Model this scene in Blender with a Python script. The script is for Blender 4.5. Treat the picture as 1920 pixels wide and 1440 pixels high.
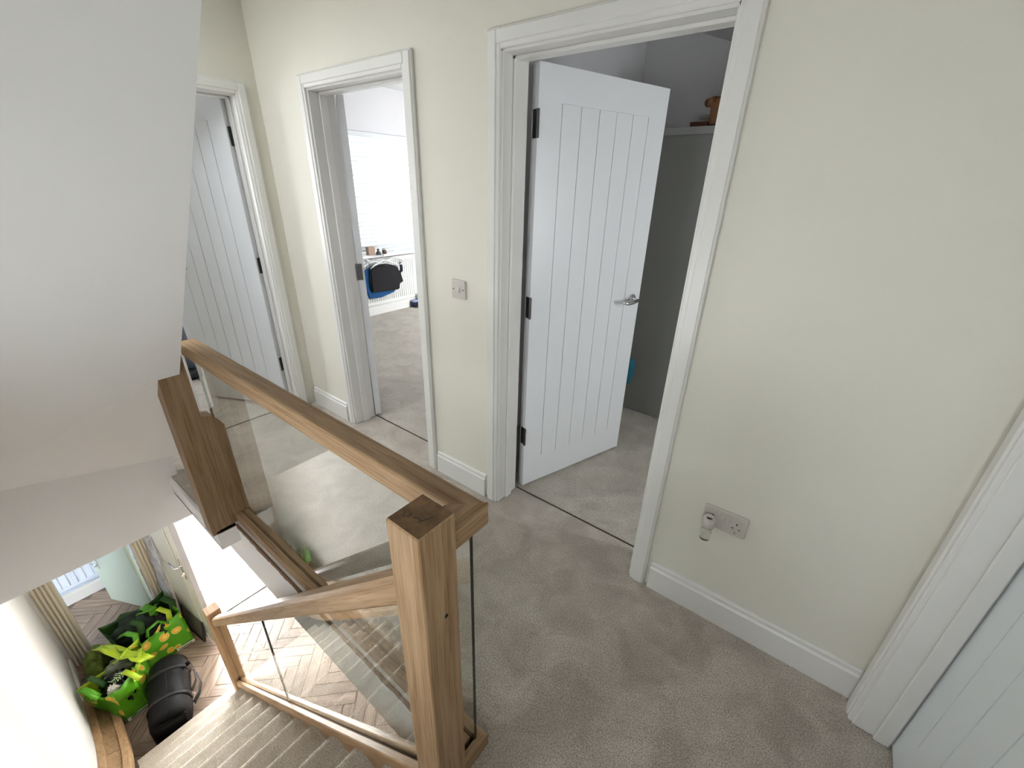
import bpy, bmesh, math, random
from mathutils import Vector, Matrix, noise
random.seed(7)
scene = bpy.context.scene
COL = scene.collection
for o in list(bpy.data.objects):
    bpy.data.objects.remove(o, do_unlink=True)

# ------------------------------------------------------------------ camera
YAW, PITCH, ROLL, FPX = 0.647889, 0.435107, 0.025959, 798.48
fw = Vector((-math.sin(YAW) * math.cos(PITCH), math.cos(YAW) * math.cos(PITCH), -math.sin(PITCH)))
rt = Vector((math.cos(YAW), math.sin(YAW), 0))
up = rt.cross(fw)
r2 = math.cos(ROLL) * rt + math.sin(ROLL) * up
u2 = -math.sin(ROLL) * rt + math.cos(ROLL) * up
cd = bpy.data.cameras.new('camera')
cam = bpy.data.objects.new('camera', cd)
COL.objects.link(cam)
M = Matrix((r2, u2, -fw)).transposed().to_4x4()
M.translation = Vector((0, 0, 1.55))
cam.matrix_world = M
cd.sensor_fit = 'HORIZONTAL'
cd.sensor_width = 36
cd.lens = 36 * FPX / 1920
cd.clip_start = 0.02
scene.camera = cam

# ------------------------------------------------------------------ world, daylight, exposure
scene.view_settings.view_transform = 'Standard'
scene.view_settings.look = 'None'
scene.view_settings.exposure = 0.62
scene.view_settings.gamma = 1
scene.view_settings.use_curve_mapping = False
scene.cycles.use_denoising = True
scene.cycles.max_bounces = 8
scene.cycles.diffuse_bounces = 4
scene.cycles.glossy_bounces = 4
scene.cycles.use_adaptive_sampling = True
scene.cycles.adaptive_threshold = 0.1
scene.cycles.adaptive_min_samples = 24
scene.cycles.transparent_max_bounces = 16
scene.cycles.caustics_reflective = False
scene.cycles.sample_clamp_indirect = 12

world = bpy.data.worlds.new('daylight')
scene.world = world
world.use_nodes = True
bg = world.node_tree.nodes['Background']
bg.inputs['Color'].default_value = (0.92, 0.97, 1.0, 1)
bg.inputs['Strength'].default_value = 14.0

def portal(name, loc, rot, sx, sy):
    l = bpy.data.lights.new(name, 'AREA')
    l.shape = 'RECTANGLE'; l.size = sx; l.size_y = sy
    l.cycles.is_portal = True
    o = bpy.data.objects.new(name, l); COL.objects.link(o)
    o.location = loc; o.rotation_euler = rot
    return o
H = math.pi / 2
YSW = -.62; ZTP = 2.58
portal('daylight_front_door', (-4.86, 0.77, -1.6), (0, -H, 0), 2.0, 0.82)       # all shine towards +X
portal('daylight_bedroom_window', (-4.78, 3.53, 1.40), (0, -H, 0), 1.3, 1.5)
portal('daylight_left_room_window', (-4.78, 0.30, 1.40), (0, -H, 0), .90, .6)
portal('landing_fill_opening', (-.92, YSW, .91), (H, 0, 0), .40, .38)  # unseen stairwell opening, placed and sized for its light on the landing
portal('rear_fill_opening', (.20, YSW, 1.4), (H, 0, 0), .30, .40)  # added opening behind the camera to lighten the right wall and carpet

portal('cloakroom_fill_opening', (-5.74, -0.05, -.39), (0, -H, 0), 0.18, 0.5)  # added high opening, sized to light the cloakroom
portal('bedroom_fill_opening', (-3.2, 4.88, 1.275), (-H, 0, 0), .3, .35)  # added out-of-view opening that brightens the bedroom
portal('loft_fill_opening', (-2.51, .06, ZTP), (0, 0, 0), .62, .62)  # unseen ceiling gap, sized for light on the landing wall
portal('daylight_right_room_window', (1.66, 2.05, 1.375), (0, H, 0), .75, .6)

dl = bpy.data.lights.new('front_door_daylight', 'AREA'); dl.shape = 'RECTANGLE'; dl.size = 2.0; dl.size_y = .60
dl.energy = 250; dl.color = (.97, .98, 1.0)
do = bpy.data.objects.new('front_door_daylight', dl); COL.objects.link(do); do.location = (-5.0, .87, -1.6); do.rotation_euler = (0, -H - math.radians(12), -math.radians(42))

# ------------------------------------------------------------------ materials
MATS = {}
def newmat(name):
    m = bpy.data.materials.new(name); m.use_nodes = True
    nt = m.node_tree
    return m, nt, nt.nodes['Principled BSDF']

def srgb(r, g, b):
    f = lambda c: (c / 255 / 12.92) if c / 255 <= 0.04045 else ((c / 255 + 0.055) / 1.055) ** 2.4
    return (f(r), f(g), f(b), 1)

def plain(name, col, rough=0.5, metal=0.0, spec=0.5, bump=0, bscale=200, var=0.0, vscale=3.0, bdist=0.002):
    if name in MATS: return MATS[name]
    m, nt, b = newmat(name)
    b.inputs['Base Color'].default_value = col
    b.inputs['Roughness'].default_value = rough
    b.inputs['Metallic'].default_value = metal
    b.inputs['Specular IOR Level'].default_value = spec
    tc = nt.nodes.new('ShaderNodeTexCoord')
    if var > 0:
        n = nt.nodes.new('ShaderNodeTexNoise'); n.inputs['Scale'].default_value = vscale
        n.inputs['Detail'].default_value = 4
        nt.links.new(tc.outputs['Object'], n.inputs['Vector'])
        cr = nt.nodes.new('ShaderNodeValToRGB')
        cr.color_ramp.elements[0].position = 0.3; cr.color_ramp.elements[1].position = 0.7
        cr.color_ramp.elements[0].color = tuple(c * (1 - var) for c in col[:3]) + (1,)
        cr.color_ramp.elements[1].color = tuple(min(1, c * (1 + var)) for c in col[:3]) + (1,)
        nt.links.new(n.outputs['Fac'], cr.inputs['Fac'])
        nt.links.new(cr.outputs['Color'], b.inputs['Base Color'])
    if bump > 0:
        n = nt.nodes.new('ShaderNodeTexNoise'); n.inputs['Scale'].default_value = bscale
        n.inputs['Detail'].default_value = 3
        nt.links.new(tc.outputs['Object'], n.inputs['Vector'])
        bp = nt.nodes.new('ShaderNodeBump'); bp.inputs['Strength'].default_value = bump
        bp.inputs['Distance'].default_value = bdist
        nt.links.new(n.outputs['Fac'], bp.inputs['Height'])
        nt.links.new(bp.outputs['Normal'], b.inputs['Normal'])
    MATS[name] = m
    return m

def carpet_mat(name, c1, c2):
    m, nt, b = newmat(name)
    N = nt.nodes; L = nt.links
    b.inputs['Roughness'].default_value = 0.95
    b.inputs['Specular IOR Level'].default_value = 0.15
    b.inputs['Sheen Weight'].default_value = 0.25
    b.inputs['Sheen Roughness'].default_value = 0.6
    tc = N.new('ShaderNodeTexCoord')
    big = N.new('ShaderNodeTexNoise'); big.inputs['Scale'].default_value = 6.5; big.inputs['Detail'].default_value = 4
    big.inputs['Roughness'].default_value = 0.55; big.inputs['Distortion'].default_value = 0.8
    L.new(tc.outputs['Object'], big.inputs['Vector'])
    r1 = N.new('ShaderNodeValToRGB'); e = r1.color_ramp.elements
    e[0].position = 0.34; e[1].position = 0.66; e[0].color = c1; e[1].color = c2
    L.new(big.outputs['Fac'], r1.inputs['Fac'])
    fine = N.new('ShaderNodeTexNoise'); fine.inputs['Scale'].default_value = 210; fine.inputs['Detail'].default_value = 2
    L.new(tc.outputs['Object'], fine.inputs['Vector'])
    r2_ = N.new('ShaderNodeValToRGB'); e = r2_.color_ramp.elements
    e[0].position = 0.32; e[1].position = 0.68; e[0].color = (0.64, 0.62, 0.60, 1); e[1].color = (1.2, 1.2, 1.2, 1)
    L.new(fine.outputs['Fac'], r2_.inputs['Fac'])
    mx = N.new('ShaderNodeMix'); mx.data_type = 'RGBA'; mx.blend_type = 'MULTIPLY'; mx.inputs[0].default_value = 1
    L.new(r1.outputs['Color'], mx.inputs[6]); L.new(r2_.outputs['Color'], mx.inputs[7])
    L.new(mx.outputs[2], b.inputs['Base Color'])
    bp = N.new('ShaderNodeBump'); bp.inputs['Strength'].default_value = 1.0; bp.inputs['Distance'].default_value = 0.008
    L.new(fine.outputs['Fac'], bp.inputs['Height'])
    bp2 = N.new('ShaderNodeBump'); bp2.inputs['Strength'].default_value = 0.5; bp2.inputs['Distance'].default_value = 0.02
    L.new(big.outputs['Fac'], bp2.inputs['Height']); L.new(bp.outputs['Normal'], bp2.inputs['Normal'])
    L.new(bp2.outputs['Normal'], b.inputs['Normal'])
    return m

def oak(name, axis, light=1.0, rough=0.5):
    """oak grain running along the given object axis"""
    if name in MATS: return MATS[name]
    m, nt, b = newmat(name)
    N = nt.nodes; L = nt.links
    b.inputs['Roughness'].default_value = rough
    b.inputs['Specular IOR Level'].default_value = 0.35
    tc = N.new('ShaderNodeTexCoord')
    mp = N.new('ShaderNodeMapping')
    sc = [34, 34, 34]; sc[axis] = 1.6
    mp.inputs['Scale'].default_value = sc
    L.new(tc.outputs['Object'], mp.inputs['Vector'])
    n1 = N.new('ShaderNodeTexNoise'); n1.inputs['Scale'].default_value = 1.0; n1.inputs['Detail'].default_value = 5
    n1.inputs['Distortion'].default_value = 1.3
    L.new(mp.outputs['Vector'], n1.inputs['Vector'])
    cr = N.new('ShaderNodeValToRGB'); e = cr.color_ramp.elements
    e[0].position = 0.30; e[1].position = 0.72
    e[0].color = (0.285 * light, 0.172 * light, 0.085 * light, 1)
    e[1].color = (0.43 * light, 0.290 * light, 0.168 * light, 1)
    L.new(n1.outputs['Fac'], cr.inputs['Fac'])
    mp2 = N.new('ShaderNodeMapping')
    sc2 = [260, 260, 260]; sc2[axis] = 7
    mp2.inputs['Scale'].default_value = sc2
    L.new(tc.outputs['Object'], mp2.inputs['Vector'])
    n2 = N.new('ShaderNodeTexNoise'); n2.inputs['Scale'].default_value = 1.0; n2.inputs['Detail'].default_value = 2
    L.new(mp2.outputs['Vector'], n2.inputs['Vector'])
    cr2 = N.new('ShaderNodeValToRGB'); e = cr2.color_ramp.elements
    e[0].position = 0.36; e[1].position = 0.5; e[0].color = (0.74, 0.68, 0.6, 1); e[1].color = (1, 1, 1, 1)
    L.new(n2.outputs['Fac'], cr2.inputs['Fac'])
    mx = N.new('ShaderNodeMix'); mx.data_type = 'RGBA'; mx.blend_type = 'MULTIPLY'; mx.inputs[0].default_value = 1
    L.new(cr.outputs['Color'], mx.inputs[6]); L.new(cr2.outputs['Color'], mx.inputs[7])
    L.new(mx.outputs[2], b.inputs['Base Color'])
    bp = N.new('ShaderNodeBump'); bp.inputs['Strength'].default_value = 0.25; bp.inputs['Distance'].default_value = 0.001
    L.new(n2.outputs['Fac'], bp.inputs['Height']); L.new(bp.outputs['Normal'], b.inputs['Normal'])
    MATS[name] = m
    return m

def glass_mat():
    m = bpy.data.materials.new('clear_glass'); m.use_nodes = True
    nt = m.node_tree; N = nt.nodes; L = nt.links
    N.remove(N['Principled BSDF'])
    out = N['Material Output']
    fr = N.new('ShaderNodeFresnel'); fr.inputs['IOR'].default_value = 1.52
    a = N.new('ShaderNodeMath'); a.operation = 'ADD'; a.inputs[1].default_value = 1.0
    L.new(fr.outputs[0], a.inputs[0])
    t = N.new('ShaderNodeMath'); t.operation = 'MULTIPLY'; t.inputs[1].default_value = 2.0
    L.new(fr.outputs[0], t.inputs[0])
    d = N.new('ShaderNodeMath'); d.operation = 'DIVIDE'
    L.new(t.outputs[0], d.inputs[0]); L.new(a.outputs[0], d.inputs[1])
    geo = N.new('ShaderNodeNewGeometry')
    inv = N.new('ShaderNodeMath'); inv.operation = 'SUBTRACT'; inv.inputs[0].default_value = 1.0
    L.new(geo.outputs['Backfacing'], inv.inputs[1])
    fm = N.new('ShaderNodeMath'); fm.operation = 'MULTIPLY'
    L.new(d.outputs[0], fm.inputs[0]); L.new(inv.outputs[0], fm.inputs[1])
    tr = N.new('ShaderNodeBsdfTransparent'); tr.inputs['Color'].default_value = (0.955, 0.975, 0.965, 1)
    gl = N.new('ShaderNodeBsdfGlossy'); gl.inputs['Roughness'].default_value = 0.0
    gl.inputs['Color'].default_value = (1, 1, 1, 1)
    mx = N.new('ShaderNodeMixShader')
    L.new(fm.outputs[0], mx.inputs[0]); L.new(tr.outputs[0], mx.inputs[1]); L.new(gl.outputs[0], mx.inputs[2])
    L.new(mx.outputs[0], out.inputs['Surface'])
    return m

WALL = plain('wall_paint_cream', srgb(228, 224, 212), 0.75, bump=0.06, bscale=260, var=0.015, vscale=1.5)
WALLW = plain('wall_paint_white', srgb(233, 232, 231), 0.75, bump=0.06, bscale=260, var=0.012, vscale=1.5)
WALLG = plain('wall_paint_grey_white', srgb(222, 220, 222), 0.75, bump=0.05, bscale=260)
CEIL = plain('ceiling_paint', srgb(235, 235, 232), 0.8, bump=0.04, bscale=200)
TRIM = plain('trim_white_satin', srgb(228, 226, 222), 0.38, bump=0.015, bscale=60, var=0.012, vscale=4)
DOORW = plain('door_white_satin', srgb(228, 229, 232), 0.33, bump=0.08, bscale=70, bdist=0.001)
SKIRT = TRIM
CARPET = carpet_mat('carpet_grey_beige', srgb(186, 175, 163), srgb(214, 204, 191))
CARPETR = carpet_mat('carpet_bedroom', srgb(196, 187, 175), srgb(214, 206, 194))
CARPETS = carpet_mat('carpet_stairs', srgb(206, 195, 178), srgb(222, 213, 198))
GLASS = glass_mat()
GEDGE = plain('glass_edge_dark', (0.008, 0.014, 0.012, 1), 0.15)
CHROME = plain('chrome', (0.75, 0.75, 0.76, 1), 0.12, metal=1.0)
STEEL = plain('hinge_steel', (0.16, 0.16, 0.16, 1), 0.28, metal=1.0)
PLASTIC = plain('white_plastic', srgb(204, 197, 190), 0.35)
BLACK = plain('black_hole', (0.01, 0.01, 0.01, 1), 0.6)
OAKX = oak('oak_grain_x', 0); OAKY = oak('oak_grain_y', 1); OAKZ = oak('oak_grain_z', 2)
OAKXL = oak('oak_pale_grain_x', 0, 1.25); OAKZL = oak('oak_pale_grain_z', 2, 1.2)
OAKEND = plain('oak_end_grain', (0.16, 0.085, 0.035, 1), 0.6, var=0.35, vscale=45, bump=0.2, bscale=300)

# ------------------------------------------------------------------ mesh helpers
def add_box(bm, lo, hi, bev=0.0, seg=1):
    lo = Vector(lo); hi = Vector(hi)
    r = bmesh.ops.create_cube(bm, size=1)
    vs = r['verts']
    c = (lo + hi) / 2; s = hi - lo
    for v in vs:
        v.co = Vector((c.x + v.co.x * s.x, c.y + v.co.y * s.y, c.z + v.co.z * s.z))
    if bev > 0:
        es = list({e for v in vs for e in v.link_edges})
        bmesh.ops.bevel(bm, geom=es, offset=bev, segments=seg, affect='EDGES', profile=0.5)

def add_prism(bm, pts, axis, a, b):
    """closed polygon pts (2D in the other two axes, cyclic order x->y->z minus axis) extruded from a to b"""
    def mk(p, t):
        if axis == 0: return (t, p[0], p[1])
        if axis == 1: return (p[0], t, p[1])
        return (p[0], p[1], t)
    A = [bm.verts.new(mk(p, a)) for p in pts]
    B = [bm.verts.new(mk(p, b)) for p in pts]
    bm.faces.new(A); bm.faces.new(B)
    n = len(pts)
    for i in range(n):
        bm.faces.new((A[i], A[(i + 1) % n], B[(i + 1) % n], B[i]))
    bmesh.ops.recalc_face_normals(bm, faces=bm.faces[:])

def add_tube(bm, pts, rad, n=10, cap=True):
    pts = [Vector(p) for p in pts]
    rads = rad if isinstance(rad, (list, tuple)) else [rad] * len(pts)
    rings = []
    for i, p in enumerate(pts):
        if i == 0: t = pts[1] - p
        elif i == len(pts) - 1: t = p - pts[i - 1]
        else: t = (pts[i + 1] - pts[i - 1])
        t.normalize()
        ref = Vector((0, 0, 1)) if abs(t.z) < 0.9 else Vector((1, 0, 0))
        u = t.cross(ref).normalized(); v = t.cross(u)
        rings.append([bm.verts.new(p + rads[i] * (math.cos(2 * math.pi * k / n) * u + math.sin(2 * math.pi * k / n) * v)) for k in range(n)])
    for a, b in zip(rings, rings[1:]):
        for k in range(n):
            bm.faces.new((a[k], a[(k + 1) % n], b[(k + 1) % n], b[k]))
    if cap:
        bm.faces.new(rings[0]); bm.faces.new(rings[-1])
    bmesh.ops.recalc_face_normals(bm, faces=bm.faces[:])

def add_cyl(bm, c, axis, r, h, n=24):
    d = Vector(axis).normalized() * h / 2
    add_tube(bm, [Vector(c) - d, Vector(c) + d], r, n)

def add_lathe(bm, prof, c=(0, 0, 0), n=24):
    c = Vector(c); rings = []
    for r, z in prof:
        rings.append([bm.verts.new(c + Vector((r * math.cos(2 * math.pi * k / n), r * math.sin(2 * math.pi * k / n), z))) for k in range(n)])
    for a, b in zip(rings, rings[1:]):
        for k in range(n):
            bm.faces.new((a[k], a[(k + 1) % n], b[(k + 1) % n], b[k]))
    bm.faces.new(rings[0]); bm.faces.new(rings[-1])
    bmesh.ops.recalc_face_normals(bm, faces=bm.faces[:])

def obj(name, bm, mat, parent=None, smooth=False, loc=None, rot=None, mats=None):
    me = bpy.data.meshes.new(name)
    bm.to_mesh(me); bm.free()
    o = bpy.data.objects.new(name, me); COL.objects.link(o)
    for m in (mats or [mat]): me.materials.append(m)
    if smooth:
        for p in me.polygons: p.use_smooth = True
    if parent is not None: o.parent = parent
    if loc is not None: o.location = loc
    if rot is not None: o.rotation_euler = rot
    return o

def boxes(name, lst, mat, parent=None, bev=0.0, **kw):
    bm = bmesh.new()
    for lo, hi in lst: add_box(bm, lo, hi, bev)
    return obj(name, bm, mat, parent, **kw)

def copyobj(src, parent=None, loc=None, rot=None, name=None):
    c = src.copy(); COL.objects.link(c)
    if name: c.name = name
    c.parent = parent
    if loc is not None: c.location = loc
    if rot is not None: c.rotation_euler = rot
    return c

def tag(o, label, cat, group=None, kind=None):
    o['label'] = label; o['category'] = cat
    if group: o['group'] = group
    if kind: o['kind'] = kind
    return o

def struct(o, label, cat): return tag(o, label, cat, kind='structure')

def empty(name, loc=(0, 0, 0), rz=0.0):
    e = bpy.data.objects.new(name, None); COL.objects.link(e)
    e.location = loc; e.rotation_euler = (0, 0, rz); e.empty_display_size = 0.1
    return e

# ------------------------------------------------------------------ key dimensions (metres, landing floor z = 0)
YW = 1.42            # landing face of the main wall
YW2 = 1.565          # room face
XL, XL2 = -2.97, -3.10   # end wall of the landing
XR, XR2 = 0.42, 0.56     # right-hand wall
XF, XF2 = -4.66, -4.80   # front facade, inside and outside face
YS = -0.48           # stair side wall
ZG = -2.6            # ground floor
ZC = -0.30           # ground-floor ceiling
ZT = 2.50            # upper ceiling
HD = 2.0             # structural door head

# ------------------------------------------------------------------ floors
f = boxes('floor', [((-2.06, 0.485, ZC), (XR2 + .3, YW2 + .012, 0)), ((XL - .08, 0.485, ZC), (-2.06, YW2 + .012, 0)), ((XL - .08, 0.40, -.10), (-2.06, .485, 0)),
                    ((-0.545, YS, ZC), (XR2 + .3, 0.485, 0))], CARPET)
struct(f, 'grey beige carpet of the upstairs landing beside the oak balustrade', 'floor')
f = boxes('floor', [((-4.9, YW2 + .016, ZC), (-1.62, 4.9, -0.004))], CARPETR)
struct(f, 'pale carpet of the bedroom seen through the narrow middle doorway', 'floor')
f = boxes('floor', [((-1.62, YW2 + .016, ZC), (1.75, 4.9, -0.004))], CARPETR)
struct(f, 'shaded grey carpet of the room behind the widest doorway', 'floor')
f = boxes('floor', [((-4.9, YS - .2, ZC), (-3.054, YW2, -0.003))], CARPETR)
struct(f, 'pale carpet of the bright room behind the far left door', 'floor')
f = boxes('floor', [((-7.2, -2.2, ZG - .2), (1.75, 2.2, ZG - .012))], plain('screed_joint_grey', srgb(120, 108, 98), 0.8))
struct(f, 'ground floor herringbone wood floor at the foot of the stairs', 'floor')
FLOOR_G = f

# herringbone planks of the ground floor, each a child of the floor
def plank_mat(name, c1, c2):
    m, nt, b = newmat(name)
    N = nt.nodes; L = nt.links
    b.inputs['Roughness'].default_value = 0.42
    tc = N.new('ShaderNodeTexCoord'); oi = N.new('ShaderNodeObjectInfo')
    mp = N.new('ShaderNodeMapping'); mp.inputs['Scale'].default_value = (4, 60, 30)
    L.new(tc.outputs['Object'], mp.inputs['Vector'])
    ad = N.new('ShaderNodeVectorMath'); ad.operation = 'ADD'
    ml = N.new('ShaderNodeVectorMath'); ml.operation = 'SCALE'; ml.inputs[0].default_value = (37, 11, 5)
    L.new(oi.outputs['Random'], ml.inputs['Scale'])
    L.new(mp.outputs['Vector'], ad.inputs[0]); L.new(ml.outputs[0], ad.inputs[1])
    n1 = N.new('ShaderNodeTexNoise'); n1.inputs['Scale'].default_value = 1; n1.inputs['Detail'].default_value = 4
    L.new(ad.outputs[0], n1.inputs['Vector'])
    cr = N.new('ShaderNodeValToRGB'); e = cr.color_ramp.elements
    e[0].position = 0.3; e[1].position = 0.7; e[0].color = c1; e[1].color = c2
    L.new(n1.outputs['Fac'], cr.inputs['Fac'])
    hs = N.new('ShaderNodeHueSaturation')
    vv = N.new('ShaderNodeMath'); vv.operation = 'MULTIPLY_ADD'; vv.inputs[1].default_value = 0.35; vv.inputs[2].default_value = 0.82
    L.new(oi.outputs['Random'], vv.inputs[0]); L.new(vv.outputs[0], hs.inputs['Value'])
    L.new(cr.outputs['Color'], hs.inputs['Color']); L.new(hs.outputs['Color'], b.inputs['Base Color'])
    return m
PLANK = plank_mat('wood_plank_grey_brown', srgb(128, 108, 94), srgb(168, 148, 132))
PW, PL = 0.098, 0.49
bm = bmesh.new(); add_box(bm, (0, 0, -0.012), (PL - .003, PW - .003, 0), 0.0012)
pk = obj('plank', bm, PLANK, FLOOR_G)
first = True
s45 = math.sqrt(.5)
cnt = 0
for i in range(-60, 60):
    for j in range(-12, 12):
        px_, py_ = i * PW + j * PL, i * PW - j * PL        # 5:1 herringbone lattice, laid at 45 degrees
        for kind in (0, 1):
            cx = px_ + (PL / 2 if kind == 0 else -PW / 2); cy = py_ + (PW / 2 if kind == 0 else PL / 2)
            wx = (cx - cy) * s45 - 4.1; wy = (cx + cy) * s45 + .2
            inside = (-4.75 < wx < -2.75 and -0.55 < wy < 1.5) or (-2.8 < wx < -1.5 and .3 < wy < 1.5) or (-5.6 < wx < -4.6 and -0.75 < wy < .45)
            if not inside: continue
            X = (px_ - py_) * s45 - 4.1; Y = (px_ + py_) * s45 + .2
            if first: o = pk; first = False
            else: o = copyobj(pk, FLOOR_G)
            o.location = (X, Y, ZG); o.rotation_euler = (0, 0, math.pi / 4 + kind * math.pi / 2)
            cnt += 1
print('planks', cnt)

# ------------------------------------------------------------------ walls
def wall_along_x(name, y0, y1, x0, x1, z0, z1, holes, mat):
    """holes: (xa, xb, za, zb)"""
    L = []; xs = x0
    for xa, xb, za, zb in sorted(holes):
        L.append(((xs, y0, z0), (xa, y1, z1)))
        if za > z0: L.append(((xa, y0, z0), (xb, y1, za)))
        if zb < z1: L.append(((xa, y0, zb), (xb, y1, z1)))
        xs = xb
    L.append(((xs, y0, z0), (x1, y1, z1)))
    return boxes(name, L, mat)
def wall_along_y(name, x0, x1, y0, y1, z0, z1, holes, mat):
    L = []; ys = y0
    for ya, yb, za, zb in sorted(holes):
        L.append(((x0, ys, z0), (x1, ya, z1)))
        if za > z0: L.append(((x0, ya, z0), (x1, yb, za)))
        if zb < z1: L.append(((x0, ya, zb), (x1, yb, z1)))
        ys = yb
    L.append(((x0, ys, z0), (x1, y1, z1)))
    return boxes(name, L, mat)

MID = (-2.465, -1.655); BIG = (-1.175, -0.365)      # structural openings in the main wall
LEFT = (0.66, 1.31); RGT = (0.50, 1.345)
w = wall_along_x('wall_back', YW, YW2, XL, 1.62, 0, ZT + .1, [MID + (0, HD), BIG + (0, HD)], WALL)
struct(w, 'long cream painted landing wall with two open doorways', 'wall')
w = wall_along_y('wall_left', XL2, XL, YS, YW2, 0, ZT, [LEFT + (0, HD)], WALL)
struct(w, 'cream end wall of the landing holding the far left door', 'wall')
w = wall_along_y('wall_right', XR, XR2, YS, YW, 0, ZT, [RGT + (0, HD)], WALL)
struct(w, 'short wall at the right edge of the picture with a closed door', 'wall')
w = wall_along_x('wall_stairs', YS - .15, YS, -4.66, XR2 + .3, ZG, ZT, [(-1.12, -.72, .72, 1.10), (.05, .35, 1.2, 1.6)], WALLW)  # both holes are unseen additions that let fill light in
struct(w, 'brightly lit white wall beside the lower stairs', 'wall')
w = wall_along_y('wall_front', XF2, XF, -0.63, 4.9, 0, ZT + .1, [(.0, .6, .95, 1.85), (2.78, 4.28, .775, 2.06)], WALLG)
struct(w, 'pale outer wall around the bedroom window above the radiator', 'wall')
w = wall_along_y('wall_front_lower', XF2, XF, -0.63, 2.2, ZG, 0, [(-.345, .235, ZG, -.60), (.36, 1.19, ZG, -.58)], WALLW)
struct(w, 'ground floor end wall with cloakroom doorway and front doorway', 'wall')
w = wall_along_x('wall_bedroom', 4.75, 4.9, -4.8, 1.75, 0, ZT + .1, [(-3.35, -3.05, 1.1, 1.45)], WALLG)  # the hole is added to brighten the bedroom
struct(w, 'far bedroom wall out of sight behind the middle doorway', 'wall')
w = boxes('wall_bedroom', [((-1.69, YW2, 0), (-1.55, 3.6, ZT + .1))], WALLG)
struct(w, 'bedroom party walls mostly hidden beside the middle doorway', 'wall')
w = boxes('wall_right_room', [((-1.69, 3.52, 0), (1.75, 3.66, ZT + .1))], WALLG)
struct(w, 'lilac grey wall above the grey wardrobe', 'wall')
w = wall_along_y('wall_right_room', 1.5, 1.62, YW, 3.6, 0, ZT + .1, [(1.75, 2.35, 1.0, 1.75)], WALLG)
struct(w, 'window wall of the room behind the widest doorway', 'wall')
w = boxes('wall_room_rear', [((-4.66, YS - .15, 0), (XL2, YS, ZT))], WALLG)
struct(w, 'rear wall of the bright room behind the far left door', 'wall')
w = boxes('wall_cloakroom', [((-5.66, -.75, ZG), (-5.56, -.3 + .0, ZC)), ((-5.66, -.3, ZG), (-5.56, .2, -.48)), ((-5.66, .2, ZG), (-5.56, .60, ZC)),  # gap at the top is added to let light in
                             ((-5.66, -.85, ZG), (-4.8, -.75, ZC)), ((-5.66, .50, ZG), (-4.8, .60, ZC))],
          plain('cloakroom_pale_blue', srgb(205, 218, 236), 0.7))
struct(w, 'pale blue cloakroom walls behind the white radiator', 'wall')
w = boxes('wall_hall', [((-4.66, YW, ZG), (XR2, YW2, ZC)), ((XR2 - .3, -.48, ZG), (XR2, YW, ZC))], WALLW)
struct(w, 'hall walls below the landing', 'wall')
w = boxes('wall_light_block', [((.62, .30, 0), (.70, 1.56, 2.2)), ((XR2, .30, 0), (.70, .42, 2.2)), ((XR2, .30, 2.1), (.70, 1.56, 2.2))], WALL)  # added box that stops light leaking round the door
struct(w, 'unseen box added behind the closed right door to block light', 'wall')
w = boxes('ceiling', [((XL, 0.436, ZT), (XR2 + .3, YW, ZT + .1)), ((-0.62, -0.9, ZT), (XR2 + .3, 0.436, ZT + .1)), ((-2.20, YS, ZT), (-0.62, 0.436, ZT + .1)), ((XL, YS, ZT), (-2.82, 0.436, ZT + .1)), ((-2.82, YS, ZT), (-2.20, -.25, ZT + .1)), ((-2.82, .37, ZT), (-2.20, .436, ZT + .1))], CEIL)  # gap over the loft stairs is added to let light down
struct(w, 'white landing ceiling above the view', 'ceiling')
w = boxes('ceiling', [((-4.8, YW, ZT + .02), (-1.6, 4.9, ZT + .12))], CEIL)
struct(w, 'bright bedroom ceiling at the top of the middle doorway', 'ceiling')
w = boxes('ceiling', [((-4.8, YS - .2, ZT), (XL, YW, ZT + .1)), ((-5.66, -.85, ZC), (-4.8, .6, ZC + .1))], CEIL)
struct(w, 'ceilings of the far left room and the cloakroom', 'ceiling')
bm = bmesh.new()
add_prism(bm, [(-1.7, 2.56), (-1.21, 2.50), (1.6, 0.9 + .6), (1.6, 2.75), (-1.7, 2.75)], 1, YW2, 3.6)
w = obj('ceiling', bm, CEIL); struct(w, 'sloping grey ceiling in the corner of the wardrobe room', 'ceiling')
# outside ground by the front door
w = boxes('ground_outside', [((-14, -6, ZG - .25), (XF2, 8, ZG - .03))], plain('paving_pale', srgb(190, 186, 178), 0.9, var=.05))
struct(w, 'bright paving outside the open front door', 'ground')

# ------------------------------------------------------------------ stair soffit above (underside of the loft stairs)
bm = bmesh.new()
SL = 1.062
def sz(x): return 0.825 + SL * (x + 2.06)
xt = -0.55
P_ = dict(a=(-2.06, .436, .825), b=(-2.06, .368, .825), c=(-2.441, YS, sz(-2.441)), d=(xt, YS, sz(xt)), e=(xt, .436, sz(xt)),
          f=(-2.74, YS, .333), g=(-2.74, .48, .115), h=(-2.74, YS, ZC), i=(-2.74, .43, ZC), j=(-2.74, .43, .122))
V = {k: bm.verts.new(p) for k, p in P_.items()}
T = {k: bm.verts.new((p[0], p[1], ZT + .05)) for k, p in P_.items() if k in 'acdebfgj'}
bm.faces.new([V[k] for k in 'abcde'])
bm.faces.new([V[k] for k in 'bgf'])
bm.faces.new([V[k] for k in 'bfc'])
bm.faces.new([V['j'], V['f'], V['h'], V['i']])
bm.faces.new([V['g'], V['f'], V['j']])
# upper closing faces
bm.faces.new([V['a'], V['e'], T['e'], T['a']])
bm.faces.new([V['d'], V['c'], T['c'], T['d']])
bmesh.ops.recalc_face_normals(bm, faces=bm.faces[:])
o = obj('wall_stair_soffit', bm, WALLW)
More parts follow.
